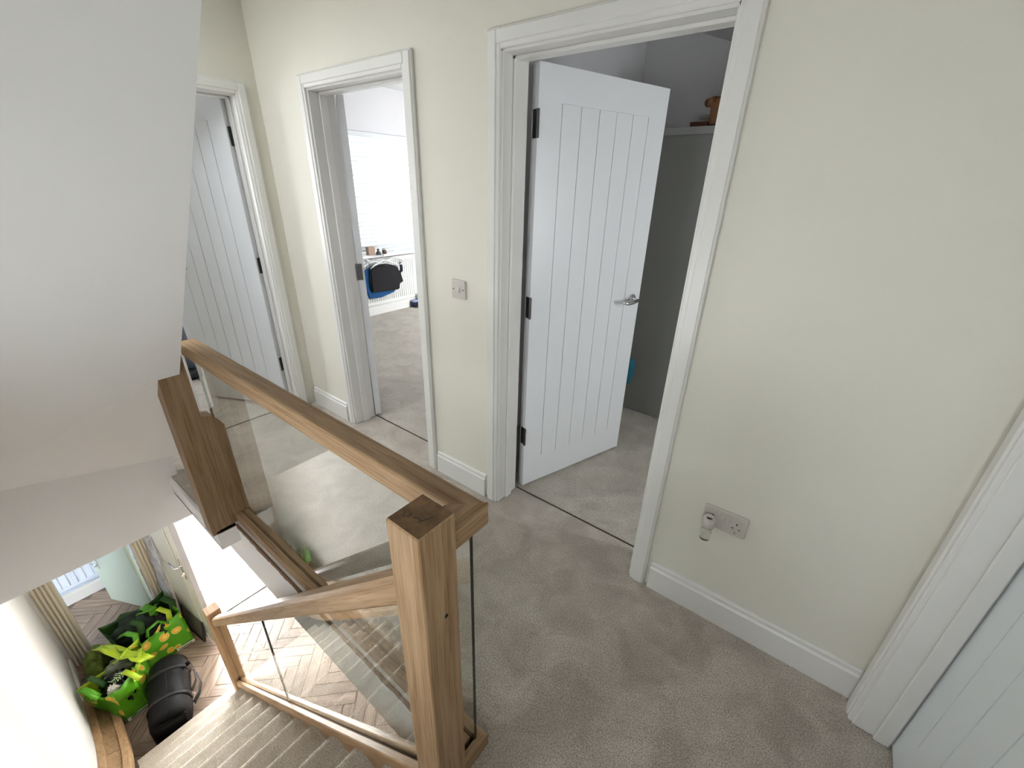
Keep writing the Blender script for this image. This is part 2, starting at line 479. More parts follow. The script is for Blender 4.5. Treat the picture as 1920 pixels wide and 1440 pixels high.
# give it real thickness
md = o.modifiers.new('thickness', 'SOLIDIFY'); md.thickness = 0.03; md.offset = 0
struct(o, 'sloping white plaster underside of the loft stairs, upper left', 'soffit')
w = boxes('wall_stair_end', [((-2.95, YS, ZC), (-2.745, .40, .10))], WALLW)
struct(w, 'white edge of the floor at the far end of the stairwell', 'wall')

# ------------------------------------------------------------------ door linings, architraves, skirting
tcount = [0]
def trim(name_lst, label, mat=TRIM, bev=0.003):
    tcount[0] += 1
    o = boxes('trim_%d' % tcount[0], name_lst, mat, bev=bev)
    return struct(o, label, 'door frame')

def frame_x(xa, xb, label):
    """lining with stop and two-step architrave around an opening in the main wall"""
    t = .03; e = .004
    a0, a1 = YW - e, YW2 + e
    L = [((xa, a0, 0), (xa + t, a1, HD)), ((xb - t, a0, 0), (xb, a1, HD)), ((xa, a0, HD - t), (xb, a1, HD))]
    # door stops
    s = .012
    L += [((xa + t, a0 + .055, 0), (xa + t + s, a0 + .10, HD - t)), ((xb - t - s, a0 + .055, 0), (xb - t, a0 + .10, HD - t)),
          ((xa + t, a0 + .055, HD - t - s), (xb - t, a0 + .10, HD - t))]
    # architrave: flat with a raised outer band
    q = .008; w = .062; d = .016; w2 = .040; d2 = .021
    for (wi, de, off) in ((w, d, 0), (w2, d2, .016)):
        L += [((xa + t - q - wi - off + (w - w if 1 else 0) , YW - de, 0), (xa + t - q - off, YW, HD - t + q + off + wi)),
              ((xb - t + q + off, YW - de, 0), (xb - t + q + off + wi, YW, HD - t + q + off + wi)),
              ((xa + t - q - off, YW - de, HD - t + q + off), (xb - t + q + off, YW, HD - t + q + off + wi))]
    return trim(L, label)
frame_x(MID[0], MID[1], 'white painted frame around the narrow middle doorway')
frame_x(BIG[0], BIG[1], 'white painted frame around the widest doorway')

def frame_y(xface, xback, sgn, ya, yb, label):
    """opening in a wall along y; sgn = direction the landing face looks (+1 = +x)"""
    t = .03; e = .004
    x0, x1 = sorted((xface + sgn * e, xback - sgn * e))
    L = [((x0, ya, 0), (x1, ya + t, HD)), ((x0, yb - t, 0), (x1, yb, HD)), ((x0, ya, HD - t), (x1, yb, HD))]
    s = .012
    xs0, xs1 = sorted((xface - sgn * .05, xface - sgn * .09))
    L += [((xs0, ya + t, 0), (xs1, ya + t + s, HD - t)), ((xs0, yb - t - s, 0), (xs1, yb - t, HD - t)), ((xs0, ya + t, HD - t - s), (xs1, yb - t, HD - t))]
    q = .008; w = .062; d = .016; w2 = .040; d2 = .021
    for (wi, de, off) in ((w, d, 0), (w2, d2, .016)):
        xa_, xb_ = sorted((xface, xface + sgn * de))
        L += [((xa_, ya + t - q - off - wi, 0), (xb_, ya + t - q - off, HD - t + q + off + wi)),
              ((xa_, yb - t + q + off, 0), (xb_, min(yb - t + q + off + wi, YW), HD - t + q + off + wi)),
              ((xa_, ya + t - q - off, HD - t + q + off), (xb_, yb - t + q + off, HD - t + q + off + wi))]
    return trim(L, label)
frame_y(XL, XL2, 1, LEFT[0], LEFT[1], 'white painted frame around the far left doorway')
frame_y(XR, XR2, -1, RGT[0], RGT[1], 'white painted frame at the right edge beside the closed door')

def skirting_x(name, y, sgn, x0, x1, z0, label, h=.135):
    """sgn -1: stands on the -y side of the wall face"""
    bm = bmesh.new()
    pr = [(y, z0), (y + sgn * .018, z0), (y + sgn * .018, z0 + h - .028), (y + sgn * .012, z0 + h - .020), (y + sgn * .012, z0 + h - .006), (y + sgn * .006, z0 + h), (y, z0 + h)]
    add_prism(bm, pr, 0, x0, x1)
    o = obj(name, bm, SKIRT); return struct(o, label, 'skirting board')
def skirting_y(name, x, sgn, y0, y1, z0, label, h=.135):
    bm = bmesh.new()
    pr = [(x, z0), (x + sgn * .018, z0), (x + sgn * .018, z0 + h - .028), (x + sgn * .012, z0 + h - .020), (x + sgn * .012, z0 + h - .006), (x + sgn * .006, z0 + h), (x, z0 + h)]
    add_prism(bm, pr, 1, y0, y1)
    o = obj(name, bm, SKIRT); return struct(o, label, 'skirting board')
skirting_x('baseboard_back', YW, -1, XL + .022, MID[0] - .057, 0, 'short white skirting between the far left and middle doorways')
skirting_x('baseboard_back', YW, -1, MID[1] + .057, BIG[0] - .057, 0, 'white skirting below the light switch')
skirting_x('baseboard_back', YW, -1, BIG[1] + .057, XR - .014, 0, 'long white skirting below the double socket')
skirting_y('baseboard_front', XF, 1, 1.57, 4.75, 0, 'white skirting below the bedroom radiator')
skirting_x('baseboard_stairs', YS, 1, XF, -4.1, ZG, 'white skirting at the foot of the bright stair wall', .12)
skirting_x('baseboard_right_room', 3.52, -1, -1.55, 1.5, 0, 'white skirting behind the grey wardrobe')

# ------------------------------------------------------------------ doors
def lever_handle(parent, along, z, face, toward=-1):
    """lever on rose, on local face y = face (sign gives the side); lever points toward +/-x"""
    s = 1 if face > 0 else -1
    e = bpy.data.objects.new('door_handle', None); COL.objects.link(e); e.parent = parent
    e.location = (along, face, z); e.empty_display_size = .05
    bm = bmesh.new()
    add_cyl(bm, (0, s * .004, 0), (0, 1, 0), .026, .008, 28)
    add_cyl(bm, (0, s * .011, 0), (0, 1, 0), .021, .006, 28)
    obj('rose', bm, CHROME, e, smooth=False)
    bm = bmesh.new()
    add_tube(bm, [(0, s * .010, 0), (0, s * .034, 0), (toward * .004, s * .046, 0), (toward * .016, s * .053, 0),
                  (toward * .05, s * .056, -.004), (toward * .09, s * .055, -.006), (toward * .118, s * .052, .002)],
             [.009, .009, .0095, .010, .0105, .010, .008], 12)
    obj('lever', bm, CHROME, e, smooth=True)
    return e

def cottage_door(name, hinge_xy, free_xy, width, swing_side, label, n_grooves=6, handle=True, hinges=True, z0=.012, height=1.965,
                 g0=.121, hinge_z=(.335, 1.035, 1.775), mat=DOORW, htoward=-1):
    """leaf in local coords: x from hinge (0) to free edge (width), thickness on +y side 0...0.04; grooved planks on both faces"""
    hx, hy = hinge_xy; fx, fy = free_xy
    ang = math.atan2(fy - hy, fx - hx)
    root = empty(name, (hx, hy, 0), ang)
    struct(root, label, 'door')
    th = .040
    y0 = 0 if swing_side > 0 else -th
    y1 = y0 + th
    sk = .004
    g1 = width - g0
    zb, zt = z0 + .165, z0 + height - .125
    L = [((0, y0 + sk, z0), (width, y1 - sk, z0 + height))]
    for fa, fb in ((y0, y0 + sk), (y1 - sk, y1)):
        gw = .0022
        L += [((0, fa, z0), (g0 - gw, fb, z0 + height)), ((g1 + gw, fa, z0), (width, fb, z0 + height)),
              ((g0 - gw, fa, z0), (g1 + gw, fb, zb)), ((g0 - gw, fa, zt + gw), (g1 + gw, fb, z0 + height))]
    bm = bmesh.new()
    for lo, hi in L: add_box(bm, lo, hi, 0)
    obj('leaf', bm, mat, root)
    n = n_grooves - 1
    pw = (g1 - g0) / n
    gw = .0022
    for side, (fa, fb) in enumerate(((y0, y0 + sk), (y1 - sk, y1))):
        bm = bmesh.new()
        out = fa if side == 0 else fb
        add_box(bm, (gw, fa, zb), (pw - gw, fb, zt), 0)
        pl = obj('plank', bm, mat, root, loc=(g0, 0, 0))
        for k in range(1, n):
            copyobj(pl, root, loc=(g0 + k * pw, 0, 0))
    if hinges:
        for hz in hinge_z:
            bm = bmesh.new()
            yk = y0 - .006 if swing_side > 0 else y1 + .006
            add_cyl(bm, (-.004, yk, hz), (0, 0, 1), .0065, .10, 12)
            add_box(bm, (-.0035, min(yk, yk + (.034 if swing_side > 0 else -.034)), hz - .05), (-.0005, max(yk, yk + (.034 if swing_side > 0 else -.034)), hz + .05))
            hh = obj('hinge', bm, STEEL, root)
    if handle:
        a = lever_handle(root, width - .065, 1.0, y0 - .0, htoward) if True else None
        b = lever_handle(root, width - .065, 1.0, y1 + .0, htoward)
    return root

# big room door, opened into the room
d1 = cottage_door('door_1', (-1.118, 1.600), (-.872, 2.345), .762, 1, 'white grooved door standing open in the widest doorway')
# far-left room door
d2 = cottage_door('door_2', (-3.075, 1.275), (-3.70, .955), .68, 1, 'white grooved door standing ajar in the far left doorway', g0=.115)
# middle door, folded right back into the bedroom, only its edge in view
d3 = cottage_door('door_3', (-2.434, 1.574), (-3.084, 1.98), .75, -1, 'white door seen edge on in the middle doorway', hinge_z=(1.035,))
# closed door on the right
d4 = cottage_door('door_4', (XR2 - .045, RGT[1] - .034), (XR2 - .045, RGT[0] + .034), .777, 1, 'closed white grooved door at the bottom right corner', hinges=False, handle=False, g0=.105, mat=plain('door_white_cool', srgb(234, 240, 242), 0.33, bump=0.08, bscale=70, bdist=0.001))
# dark carpet gripper line (door bar) in each doorway
o = boxes('trim_5', [((MID[0] + .03, YW2 + .010, -.02), (MID[1] - .03, YW2 + .017, .003))], plain('door_bar_brown', srgb(70, 58, 48), 0.6))
struct(o, 'dark carpet seam in the middle doorway', 'carpet seam')
o = boxes('trim_6', [((BIG[0] + .03, YW2 + .010, -.02), (BIG[1] - .03, YW2 + .017, .003))], MATS['door_bar_brown'])
struct(o, 'dark carpet seam in the widest doorway', 'carpet seam')
o = boxes('trim_7', [((-3.057, LEFT[0] + .03, -.02), (-3.050, LEFT[1] - .03, .003))], MATS['door_bar_brown'])
struct(o, 'dark carpet seam in the far left doorway', 'carpet seam')

# ------------------------------------------------------------------ staircase
GO, RI = 0.22, 0.20
X0 = -0.55
YA, YB = -0.315, 0.372
stair = empty('staircase', (X0, .03, ZG))
tag(stair, 'carpeted straight staircase going down beside the glass balustrade', 'staircase')
for k in range(1, 13):
    xn = X0 - GO * k          # nosing
    xb = xn + GO + .04
    z = -RI * k
    bm = bmesh.new()
    r = .030; r2n = .018
    pr = [(xb, z)]
    for t in range(0, 7):                       # soft carpet roll over the nosing
        a = math.pi / 2 + t * math.pi / 12
        pr.append((xn + r + r * math.cos(a), z - r + r * math.sin(a)))
    for t in range(1, 5):
        a = math.pi + t * math.pi / 8
        pr.append((xn + r2n + r2n * math.cos(a), z - r + r2n * math.sin(a)))
    pr += [(xn + .030, z - r - r2n - .004), (xn + .030, z - RI - .01), (xb, z - RI - .01)]
    add_prism(bm, [(p[0] - X0, p[1] - ZG) for p in pr], 1, YA - .03, YB - .03)
    o = obj('step', bm, CARPETS, stair)
    for p in o.data.polygons: p.use_smooth = abs(p.normal.y) < .5
    o.data.set_sharp_from_angle(angle=.9)
# top riser under the landing edge
bm = bmesh.new(); add_box(bm, (X0 + .0 - X0, YA - .03, -RI - ZG), (.03, YB - .03, -ZG - .03)); obj('riser', bm, CARPETS, stair)
# nosing of the landing
bm = bmesh.new()
r = .016
pr = [(.03, 0)] + [(r + r * math.cos(math.pi / 2 + t * math.pi / 8), -r + r * math.sin(math.pi / 2 + t * math.pi / 8)) for t in range(0, 9)] + [(.03, -2 * r)]
add_prism(bm, [(p[0] - .012, p[1] - ZG + .001) for p in pr], 1, YA - .03, .345 - .03); obj('nosing', bm, CARPETS, stair)
# soffit under the flight
bm = bmesh.new()
nl = lambda x: (RI / GO) * (x - X0)
pr = [(X0 + .03, -.34), (X0 + .03, -.26), (-3.3, nl(-3.3) - .26 + .03), (-3.25, ZG), (-3.10, ZG)]
pr = [(X0 + .03, nl(X0) - .36), (X0 + .03, nl(X0) - .27), (-3.05, nl(-3.05) - .27), (-3.05, nl(-3.05) - .32)]
add_prism(bm, [(p[0] - X0, p[1] - ZG) for p in pr], 1, YA - .03, YB - .03); obj('underside', bm, WALLW, stair)
# outer string (oak)
bm = bmesh.new()
pr = [(X0 + .0, nl(X0) + .01), (X0, nl(X0) - .30), (-3.06, nl(-3.06) - .30), (-3.06, nl(-3.06) + .01)]
add_prism(bm, [(p[0] - X0, p[1] - ZG) for p in pr], 1, YB - .03, .405 - .03); obj('outer_string', bm, OAKX, stair)
# wall string: outer rail, sloped plank in two lengths, inner bead, all following an easing curve
def zp(x):
    pts = [(-4.35, -2.49), (-3.95, -2.48), (-3.62, -2.42), (-3.36, -2.31), (-3.12, -2.17), (-2.9, nl(-2.9) + .14), (X0 + .1, nl(X0 + .1) + .14)]
    for (xa, za), (xb_, zb) in zip(pts, pts[1:]):
        if x <= xb_:
            t = (x - xa) / (xb_ - xa)
            return za + (zb - za) * t
    return pts[-1][1]
def zps(x):
    return sum(zp(x + d) for d in (-.12, -.06, 0, .06, .12)) / 5
def sweep(name, prof, xa, xb_, mat):
    bm = bmesh.new(); rings = []
    n = max(2, int((xb_ - xa) / .05))
    for i in range(n + 1):
        x = xa + (xb_ - xa) * i / n
        rings.append([bm.verts.new((x - X0, y - .03, zps(x) + dz - ZG)) for y, dz in prof])
    for a, b in zip(rings, rings[1:]):
        for k in range(len(prof)):
            bm.faces.new((a[k], a[(k + 1) % len(prof)], b[(k + 1) % len(prof)], b[k]))
    bm.faces.new(rings[0]); bm.faces.new(rings[-1])
    bmesh.ops.recalc_face_normals(bm, faces=bm.faces[:])
    return obj(name, bm, mat, stair)
sweep('wall_rail', [(YS + .001, 0), (YS + .040, 0), (YS + .045, -.006), (YS + .045, -.03), (YS + .03, -.045), (YS + .001, -.045)], -4.2, X0, OAKXL)
PP = [(YS + .03, -.035), (YS + .118, -.075), (YS + .118, -.12), (YS + .001, -.12), (YS + .001, -.035)]
sweep('string_plank', PP, -4.2, -3.33, OAKX)
sweep('string_plank', PP, -3.326, X0, OAKX)
sweep('string_bead', [(YS + .118, -.058), (YS + .150, -.060), (YS + .165, -.070), (YS + .165, -.125), (YS + .118, -.125)], -4.2, X0, OAKXL)

# ------------------------------------------------------------------ balustrades
bal = empty('stair_balustrade', (-3.095, .39, ZG))
tag(bal, 'sloping oak and glass balustrade of the lower stairs with two newel posts', 'balustrade')
def loc_(p): return (p[0] + 3.095, p[1] - .39, p[2] - ZG)
def bbox(name, lo, hi, mat, parent, off, bev=.002, mats=None, topmat=False):
    bm = bmesh.new(); add_box(bm, Vector(lo) - Vector(off), Vector(hi) - Vector(off), bev)
    o = obj(name, bm, mat, parent)
    if topmat:
        o.data.materials.append(topmat)
        for p in o.data.polygons:
            if abs(p.normal.z) > .9: p.material_index = 1
    return o
OFF = (-3.095, .39, ZG)
NW = .0915
o = bbox('newel_post', (-.547, .345, -.36), (-.547 + NW, .345 + NW, .99), OAKZ, bal, OFF, .003, topmat=OAKEND)
bm = bmesh.new(); add_cyl(bm, Vector((-.547 + NW - .0005, .398, .745)) - Vector(OFF), (1, 0, 0), .0045, .004, 14); obj('plug_hole', bm, BLACK, bal)
bm = bmesh.new()
for pts in ([(-.030, -.012), (-.024, -.022), (-.014, -.016), (-.018, -.006)], [(-.006, -.012), (.004, -.008), (.012, -.010)], [(.010, -.016), (.018, .004), (.020, .012)]):
    add_tube(bm, [Vector((-.501 + a, .391 + b, .9903)) - Vector(OFF) for a, b in pts], .0008, 5)
obj('pencil_marks', bm, BLACK, bal)
o = bbox('newel_post', (-3.14, .345, ZG), (-3.14 + NW, .345 + NW, -1.40), OAKZL, bal, OFF, .003, topmat=oak('oak_top_pale', 0, 1.0))
PITCH_S = math.atan(RI / GO)
def sloped(name, xa, xb_, zoff, width, height, ycen, mat, parent, off, bev=.004):
    """bar following the nosing line between plan positions xa..xb (plumb cut ends), bottom at nosing + zoff"""
    bm = bmesh.new()
    L = (xb_ - xa) / math.cos(PITCH_S)
    hh = height * math.cos(PITCH_S)
    # local frame: x along slope, plumb cuts -> shear
    t = math.tan(PITCH_S)
    A = []
    for (x, z) in ((0, 0), (L, 0), (L, hh), (0, hh)):
        A.append((x - (z * t if True else 0), z))
    vs = []
    w = width / 2; c = bev
    sec = [(-w, c), (-w + c, 0), (w - c, 0), (w, c), (w, hh - c * 1.6), (w - c * 1.6, hh), (-w + c * 1.6, hh), (-w, hh - c * 1.6)]
    r0 = [bm.verts.new((0 + z * t, y, z)) for y, z in sec]
    r1 = [bm.verts.new((L + z * t, y, z)) for y, z in sec]
    bm.faces.new(r0); bm.faces.new(r1)
    for k in range(8): bm.faces.new((r0[k], r0[(k + 1) % 8], r1[(k + 1) % 8], r1[k]))
    bmesh.ops.recalc_face_normals(bm, faces=bm.faces[:])
    o = obj(name, bm, mat, parent)
    o.location = Vector((xa, ycen, nl(xa) + zoff)) - Vector(off)
    o.rotation_euler = (0, -PITCH_S, 0)
    return o
YCB = .345 + NW / 2
xs, xe = -3.14 + NW, -.547
sloped('handrail', xs, xe, .735, .062, .088, YCB, OAKX, bal, OFF, .007)
# base rail in two strips with the glass slot between them
sloped('base_rail', xs, xe, -.005, .024, .062, YCB - .020, OAKXL, bal, OFF, .002)
sloped('base_rail', xs, xe, -.005, .024, .062, YCB + .020, OAKXL, bal, OFF, .002)
sloped('base_fillet', xs, xe, -.005, .016, .030, YCB, OAKX, bal, OFF, .001)
def glass_panel(name, pts, y, th, parent, off):
    bm = bmesh.new()
    add_prism(bm, [(p[0] - off[0], p[1] - off[2]) for p in pts], 1, y - th / 2 - off[1], y + th / 2 - off[1])
    o = obj(name, bm, GLASS, parent)
    o.data.materials.append(GEDGE)
    for p in o.data.polygons:
        if abs(p.normal.y) < .9: p.material_index = 1
    return o
xm = -1.80
glass_panel('glass_panel', [(xs + .003, nl(xs) + .026), (xm - .003, nl(xm) + .026), (xm - .003, nl(xm) + .742), (xs + .003, nl(xs) + .742)], YCB, .008, bal, OFF)
glass_panel('glass_panel', [(xm + .003, nl(xm) + .026), (xe - .003, nl(xe) + .026), (xe - .003, nl(xe) + .742), (xm + .003, nl(xm) + .742)], YCB, .008, bal, OFF)

lb = empty('landing_balustrade', (-.50, .515, 0))
tag(lb, 'level oak and glass balustrade guarding the landing edge above the stairs', 'balustrade')
OF2 = (-.50, .515, 0)
ya_, yb_ = .482, .547; xr_ = -.470; xi = xr_ - .065
def plan_rail(name, pts, z0, z1, mat, parent, bev=.005):
    bm = bmesh.new()
    add_prism(bm, [(p[0] - OF2[0], p[1] - OF2[1]) for p in pts], 2, z0, z1)
    es = [e for e in bm.edges if abs(e.verts[0].co.z - e.verts[1].co.z) < 1e-6 and abs((e.verts[0].co - e.verts[1].co).length) > .03]
    long_ = [e for e in es if e.is_manifold]
    # round over the long top edges only
    sel = []
    for e in es:
        d = (e.verts[1].co - e.verts[0].co).normalized()
        if e.verts[0].co.z > (z0 + z1) / 2 and (abs(d.x) > .99 or abs(d.y) > .99) and e.calc_length() > .1: sel.append(e)
    if sel and bev: bmesh.ops.bevel(bm, geom=sel, offset=bev, segments=3, affect='EDGES', profile=.5)
    return obj(name, bm, mat, parent)
plan_rail('handrail', [(-2.10, ya_), (xi, ya_), (xr_, yb_), (-2.10, yb_)], .878, .935, OAKX, lb, .010)
plan_rail('handrail_return', [(xi, ya_), (xi, .345 + NW), (xr_, .345 + NW), (xr_, yb_)], .878, .9352, OAKY, lb, .0)
plan_rail('base_rail', [(-2.06, ya_), (xi, ya_), (xi + .027, ya_ + .027), (-2.06, ya_ + .027)], 0, .045, OAKX, lb, .0)
plan_rail('base_rail', [(-2.06, ya_ + .039), (xi + .039, ya_ + .039), (xr_, yb_), (-2.06, yb_)], 0, .045, OAKX, lb, .0)
plan_rail('base_rail_return', [(xi, ya_), (xi, .345 + NW), (xi + .026, .345 + NW), (xi + .026, ya_ + .026)], 0, .045, OAKY, lb, .0)
plan_rail('base_rail_return', [(xi + .039, ya_ + .039), (xi + .039, .345 + NW), (xr_, .345 + NW), (xr_, yb_)], 0, .045, OAKY, lb, .0)
plan_rail('base_fillet', [(-2.06, ya_ + .027), (xi + .05, ya_ + .027), (xi + .05, ya_ + .039), (-2.06, ya_ + .039)], 0, .018, OAKX, lb, .0)
glass_panel('glass_panel', [(-2.07, .018), (-.492, .018), (-.492, .875), (-2.07, .875)], .515, .010, lb, OF2)
# far newel: tall board against the soffit and a shorter chamfered half post
bbox('newel_post', (-2.15, .368, -.02), (-2.06, .470, .91), oak('oak_dark_grain_z', 2, .8), lb, OF2, .002)
bm = bmesh.new()
pr = [(.470, -.02), (.546, -.02), (.546, .53), (.512, .588), (.470, .60)]
add_prism(bm, [(p[0] - OF2[1], p[1]) for p in pr], 0, -2.13 - OF2[0], -2.063 - OF2[0]); obj('half_newel', bm, MATS['oak_dark_grain_z'], lb)

# fascia below the landing edge with the frayed carpet edge
w = boxes('trim_8', [((-2.06, .470, ZC - .02), (-.52, .484, .0)), ((-2.07, .385, -.115), (-2.056, .484, -.02)), ((-2.76, .385, -.115), (-2.06, .399, -.002)), ((-2.76, .385, -.118), (-2.06, .484, -.101)), ((-2.76, .470, ZC - .02), (-2.06, .484, -.10))], WALLW, bev=.001)
struct(w, 'white painted fascia along the landing edge', 'fascia')
bm = bmesh.new()
n = 90
top = []; bot = []
for i in range(n + 1):
    x = -2.04 + (1.46) * i / n
    top.append((x, .002))
    bot.append((x, -.018 - .022 * abs(noise.noise(Vector((x * 13, 3, 0)))) - .008 * random.random()))
vt = [[bm.verts.new((p[0], yy, p[1])) for p in (top + bot[::-1])] for yy in (.464, .4705)]
m_ = n + 1
for s in vt:
    for i in range(n):
        bm.faces.new((s[i], s[i + 1], s[2 * m_ - 2 - i], s[2 * m_ - 1 - i]))
for i in range(2 * m_):
    j = (i + 1) % (2 * m_)
    bm.faces.new((vt[0][i], vt[0][j], vt[1][j], vt[1][i]))
bmesh.ops.recalc_face_normals(bm, faces=bm.faces[:])
o = obj('carpet_edge', bm, plain('frayed_backing', srgb(124, 96, 74), .9, bump=.4, bscale=150))
o.parent = lb; o.matrix_parent_inverse = Matrix.Translation(-Vector(OF2))

# ------------------------------------------------------------------ light switch and socket on the main wall
sw = empty('light_switch', (-1.393, YW, 1.111)); tag(sw, 'square white light switch between the middle and widest doorways', 'light switch')
bm = bmesh.new(); add_box(bm, (-.043, -.010, -.043), (.043, 0, .043), .004, 2); obj('plate', bm, PLASTIC, sw)
bm = bmesh.new(); add_box(bm, (-.013, -.0125, -.014), (.013, -.008, .014), .001); r_ = obj('surround', bm, PLASTIC, sw)
bm = bmesh.new(); add_prism(bm, [(-.012, -.012), (-.0175, -.0125), (-.0125, .0125), (-.012, .0125)], 0, -.011, .008); obj('rocker', bm, PLASTIC, sw)
for sx in (-1, 1):
    bm = bmesh.new(); add_cyl(bm, (sx * .030, -.0102, 0), (0, 1, 0), .0032, .001, 12); obj('screw', bm, BLACK, sw)

so = empty('double_socket', (-.098, YW, .478)); tag(so, 'white double power socket low on the right wall', 'power socket')
bm = bmesh.new(); add_box(bm, (-.073, -.010, -.043), (.073, 0, .043), .004, 2); obj('plate', bm, PLASTIC, so)
for sx in (-1, 1):
    bm = bmesh.new(); add_box(bm, (sx * .010 - .006, -.014, .006), (sx * .010 + .006, -.009, .026), .0015); obj('rocker', bm, PLASTIC, so)
    bm = bmesh.new()
    c = sx * .040
    add_box(bm, (c - .002, -.0103, .004), (c + .002, -.0098, .012))
    for t in (-1, 1): add_box(bm, (c + t * .011 - .0032, -.0103, -.0125), (c + t * .011 + .0032, -.0098, -.0085))
    obj('pin_holes', bm, BLACK, so)
bm = bmesh.new(); add_box(bm, (.037, -.0103, -.031), (.043, -.0098, -.028)); obj('fixing_slot', bm, BLACK, so)

af = empty('air_freshener', (-.142, YW - .010, .462)); tag(af, 'white plug-in air freshener with clear bottle in the left socket outlet', 'air freshener')
bm = bmesh.new(); add_box(bm, (-.020, -.018, -.020), (.020, 0, .022), .005, 2); obj('plug_base', bm, PLASTIC, af)
bm = bmesh.new()
add_lathe(bm, [(.010, -.005), (.019, -.003), (.0215, .010), (.0215, .034), (.019, .040), (.013, .041), (.011, .036), (.004, .034)], (0, -.038, -.002), 24)
hd = obj('heater_cap', bm, PLASTIC, af, smooth=True)
bm = bmesh.new(); add_box(bm, (-.008, -.042, .0325), (.008, -.036, .0345)); obj('vent_slot', bm, BLACK, hd)
CLEAR = bpy.data.materials.new('bottle_glass'); CLEAR.use_nodes = True
_b = CLEAR.node_tree.nodes['Principled BSDF']; _b.inputs['Transmission Weight'].default_value = .9; _b.inputs['Roughness'].default_value = .05
_b.inputs['Base Color'].default_value = (.93, .95, .92, 1); _b.inputs['IOR'].default_value = 1.4
bm = bmesh.new(); add_lathe(bm, [(.002, -.062), (.013, -.0615), (.0185, -.056), (.020, -.046), (.0195, -.030), (.017, -.015), (.010, -.005)], (0, -.038, 0), 24)
obj('bottle', bm, CLEAR, af, smooth=True)

# ------------------------------------------------------------------ room behind the widest doorway
wd = empty('wardrobe', (-.55, 3.18, 0)); tag(wd, 'tall matt grey wardrobe behind the open white door', 'wardrobe')
WGREY = plain('wardrobe_grey', srgb(128, 128, 124), 0.55, var=.01)
boxes('carcass', [((-.66, -.29, .0), (.66, .33, 1.845))], WGREY, wd, bev=.002)
boxes('top_panel', [((-.67, -.30, 1.845), (.67, .33, 1.885))], plain('wardrobe_top', srgb(150, 150, 146), 0.5), wd, bev=.002)
bb = empty('brown_paper_bag', (-.80, 3.0, 1.885)); tag(bb, 'crumpled brown paper bag with rolled top on the grey wardrobe', 'bag')
KRAFT = plain('kraft_brown', srgb(128, 88, 58), 0.8, bump=.3, bscale=30, bdist=.004)
bm = bmesh.new(); add_prism(bm, [(-.05, 0), (.10, 0), (.105, .10), (.06, .125), (-.02, .14), (-.062, .115)], 1, -.08, .08)
bmesh.ops.bevel(bm, geom=bm.edges[:], offset=.008, segments=2, affect='EDGES'); obj('body', bm, KRAFT, bb)
bm = bmesh.new(); add_tube(bm, [(-.075, -.08, .115), (-.06, -.02, .13), (-.04, .06, .14)], [.022, .026, .022], 12); obj('rolled_top', bm, KRAFT, bb, smooth=True)
bx_ = empty('brown_carton', (-.905, 2.965, 1.885)); tag(bx_, 'small flat dark brown carton beside the paper bag on the wardrobe', 'box')
DKB = plain('carton_dark', srgb(84, 46, 30), 0.7)
boxes('tray', [((-.05, -.05, 0), (.05, .05, .020))], DKB, bx_, bev=.001); boxes('lid', [((-.051, -.051, .018), (.051, .051, .026))], DKB, bx_, bev=.001)
bw = empty('white_pot', (-.93, 3.12, 1.885)); tag(bw, 'small white round pot behind the brown carton on the wardrobe', 'pot')
bm = bmesh.new(); add_lathe(bm, [(.036, 0), (.04, .01), (.04, .06)], n=24); obj('pot_body', bm, PLASTIC, bw, smooth=True)
bm = bmesh.new(); add_lathe(bm, [(.042, .058), (.043, .075), (.036, .082), (.02, .083)], n=24); obj('pot_lid', bm, PLASTIC, bw, smooth=True)
tb = empty('teal_shoe_bag', (-.925, 2.43, .50)); tag(tb, 'dark teal cloth bag hanging behind the edge of the open door', 'bag')
TEAL = plain('teal_cloth', srgb(18, 92, 112), 0.8)
bm = bmesh.new()
add_lathe(bm, [(.004, -.10), (.03, -.07), (.045, 0), (.045, .06), (.03, .085), (.006, .09)], n=16)
for v in bm.verts: v.co.y *= .7
obj('pouch', bm, TEAL, tb, smooth=True)
bm = bmesh.new(); add_tube(bm, [(0, 0, .085), (-.01, -.05, .30), (-.03, -.13, .515)], .003, 6); obj('cord', bm, TEAL, tb)
bm = bmesh.new(); add_tube(bm, [(.0, 0, -.095), (-.004, 0, -.2)], .003, 6); obj('drawstring', bm, TEAL, tb)

# ------------------------------------------------------------------ bedroom seen through the middle doorway
wn = empty('window_1', (XF2 + .05, 3.53, .775)); struct(wn, 'white framed bedroom window behind the slatted blind', 'window')
FR = plain('window_frame_white', srgb(235, 236, 236), .35)
boxes('window_frame', [((-.03, -.75, 0), (.03, -.69, 1.285)), ((-.03, .69, 0), (.03, .75, 1.285)), ((-.03, -.69, 0), (.03, .69, .06)), ((-.03, -.69, 1.225), (.03, .69, 1.285)),
                       ((-.03, .10, .06), (.03, .16, 1.225))], FR, wn, bev=.003)
for a, b in ((-.69, .10), (.16, .69)):
    bm = bmesh.new(); add_box(bm, (-.006, a, .06), (.006, b, 1.225)); obj('pane', bm, GLASS, wn)
boxes('window_sill', [((-.03, -.80, -.045), (.25, .80, -.005))], FR, wn, bev=.006)
vb = empty('venetian_blind', (XF + .005, 3.53, 2.055)); tag(vb, 'white horizontal slatted blind lowered over the bedroom window', 'blind')
SLAT = plain('blind_slat_white', srgb(222, 225, 228), .5)
_nt = SLAT.node_tree; _tl = _nt.nodes.new('ShaderNodeBsdfTranslucent'); _tl.inputs['Color'].default_value = (.72, .86, 1, 1)
_mx = _nt.nodes.new('ShaderNodeMixShader'); _mx.inputs[0].default_value = .004
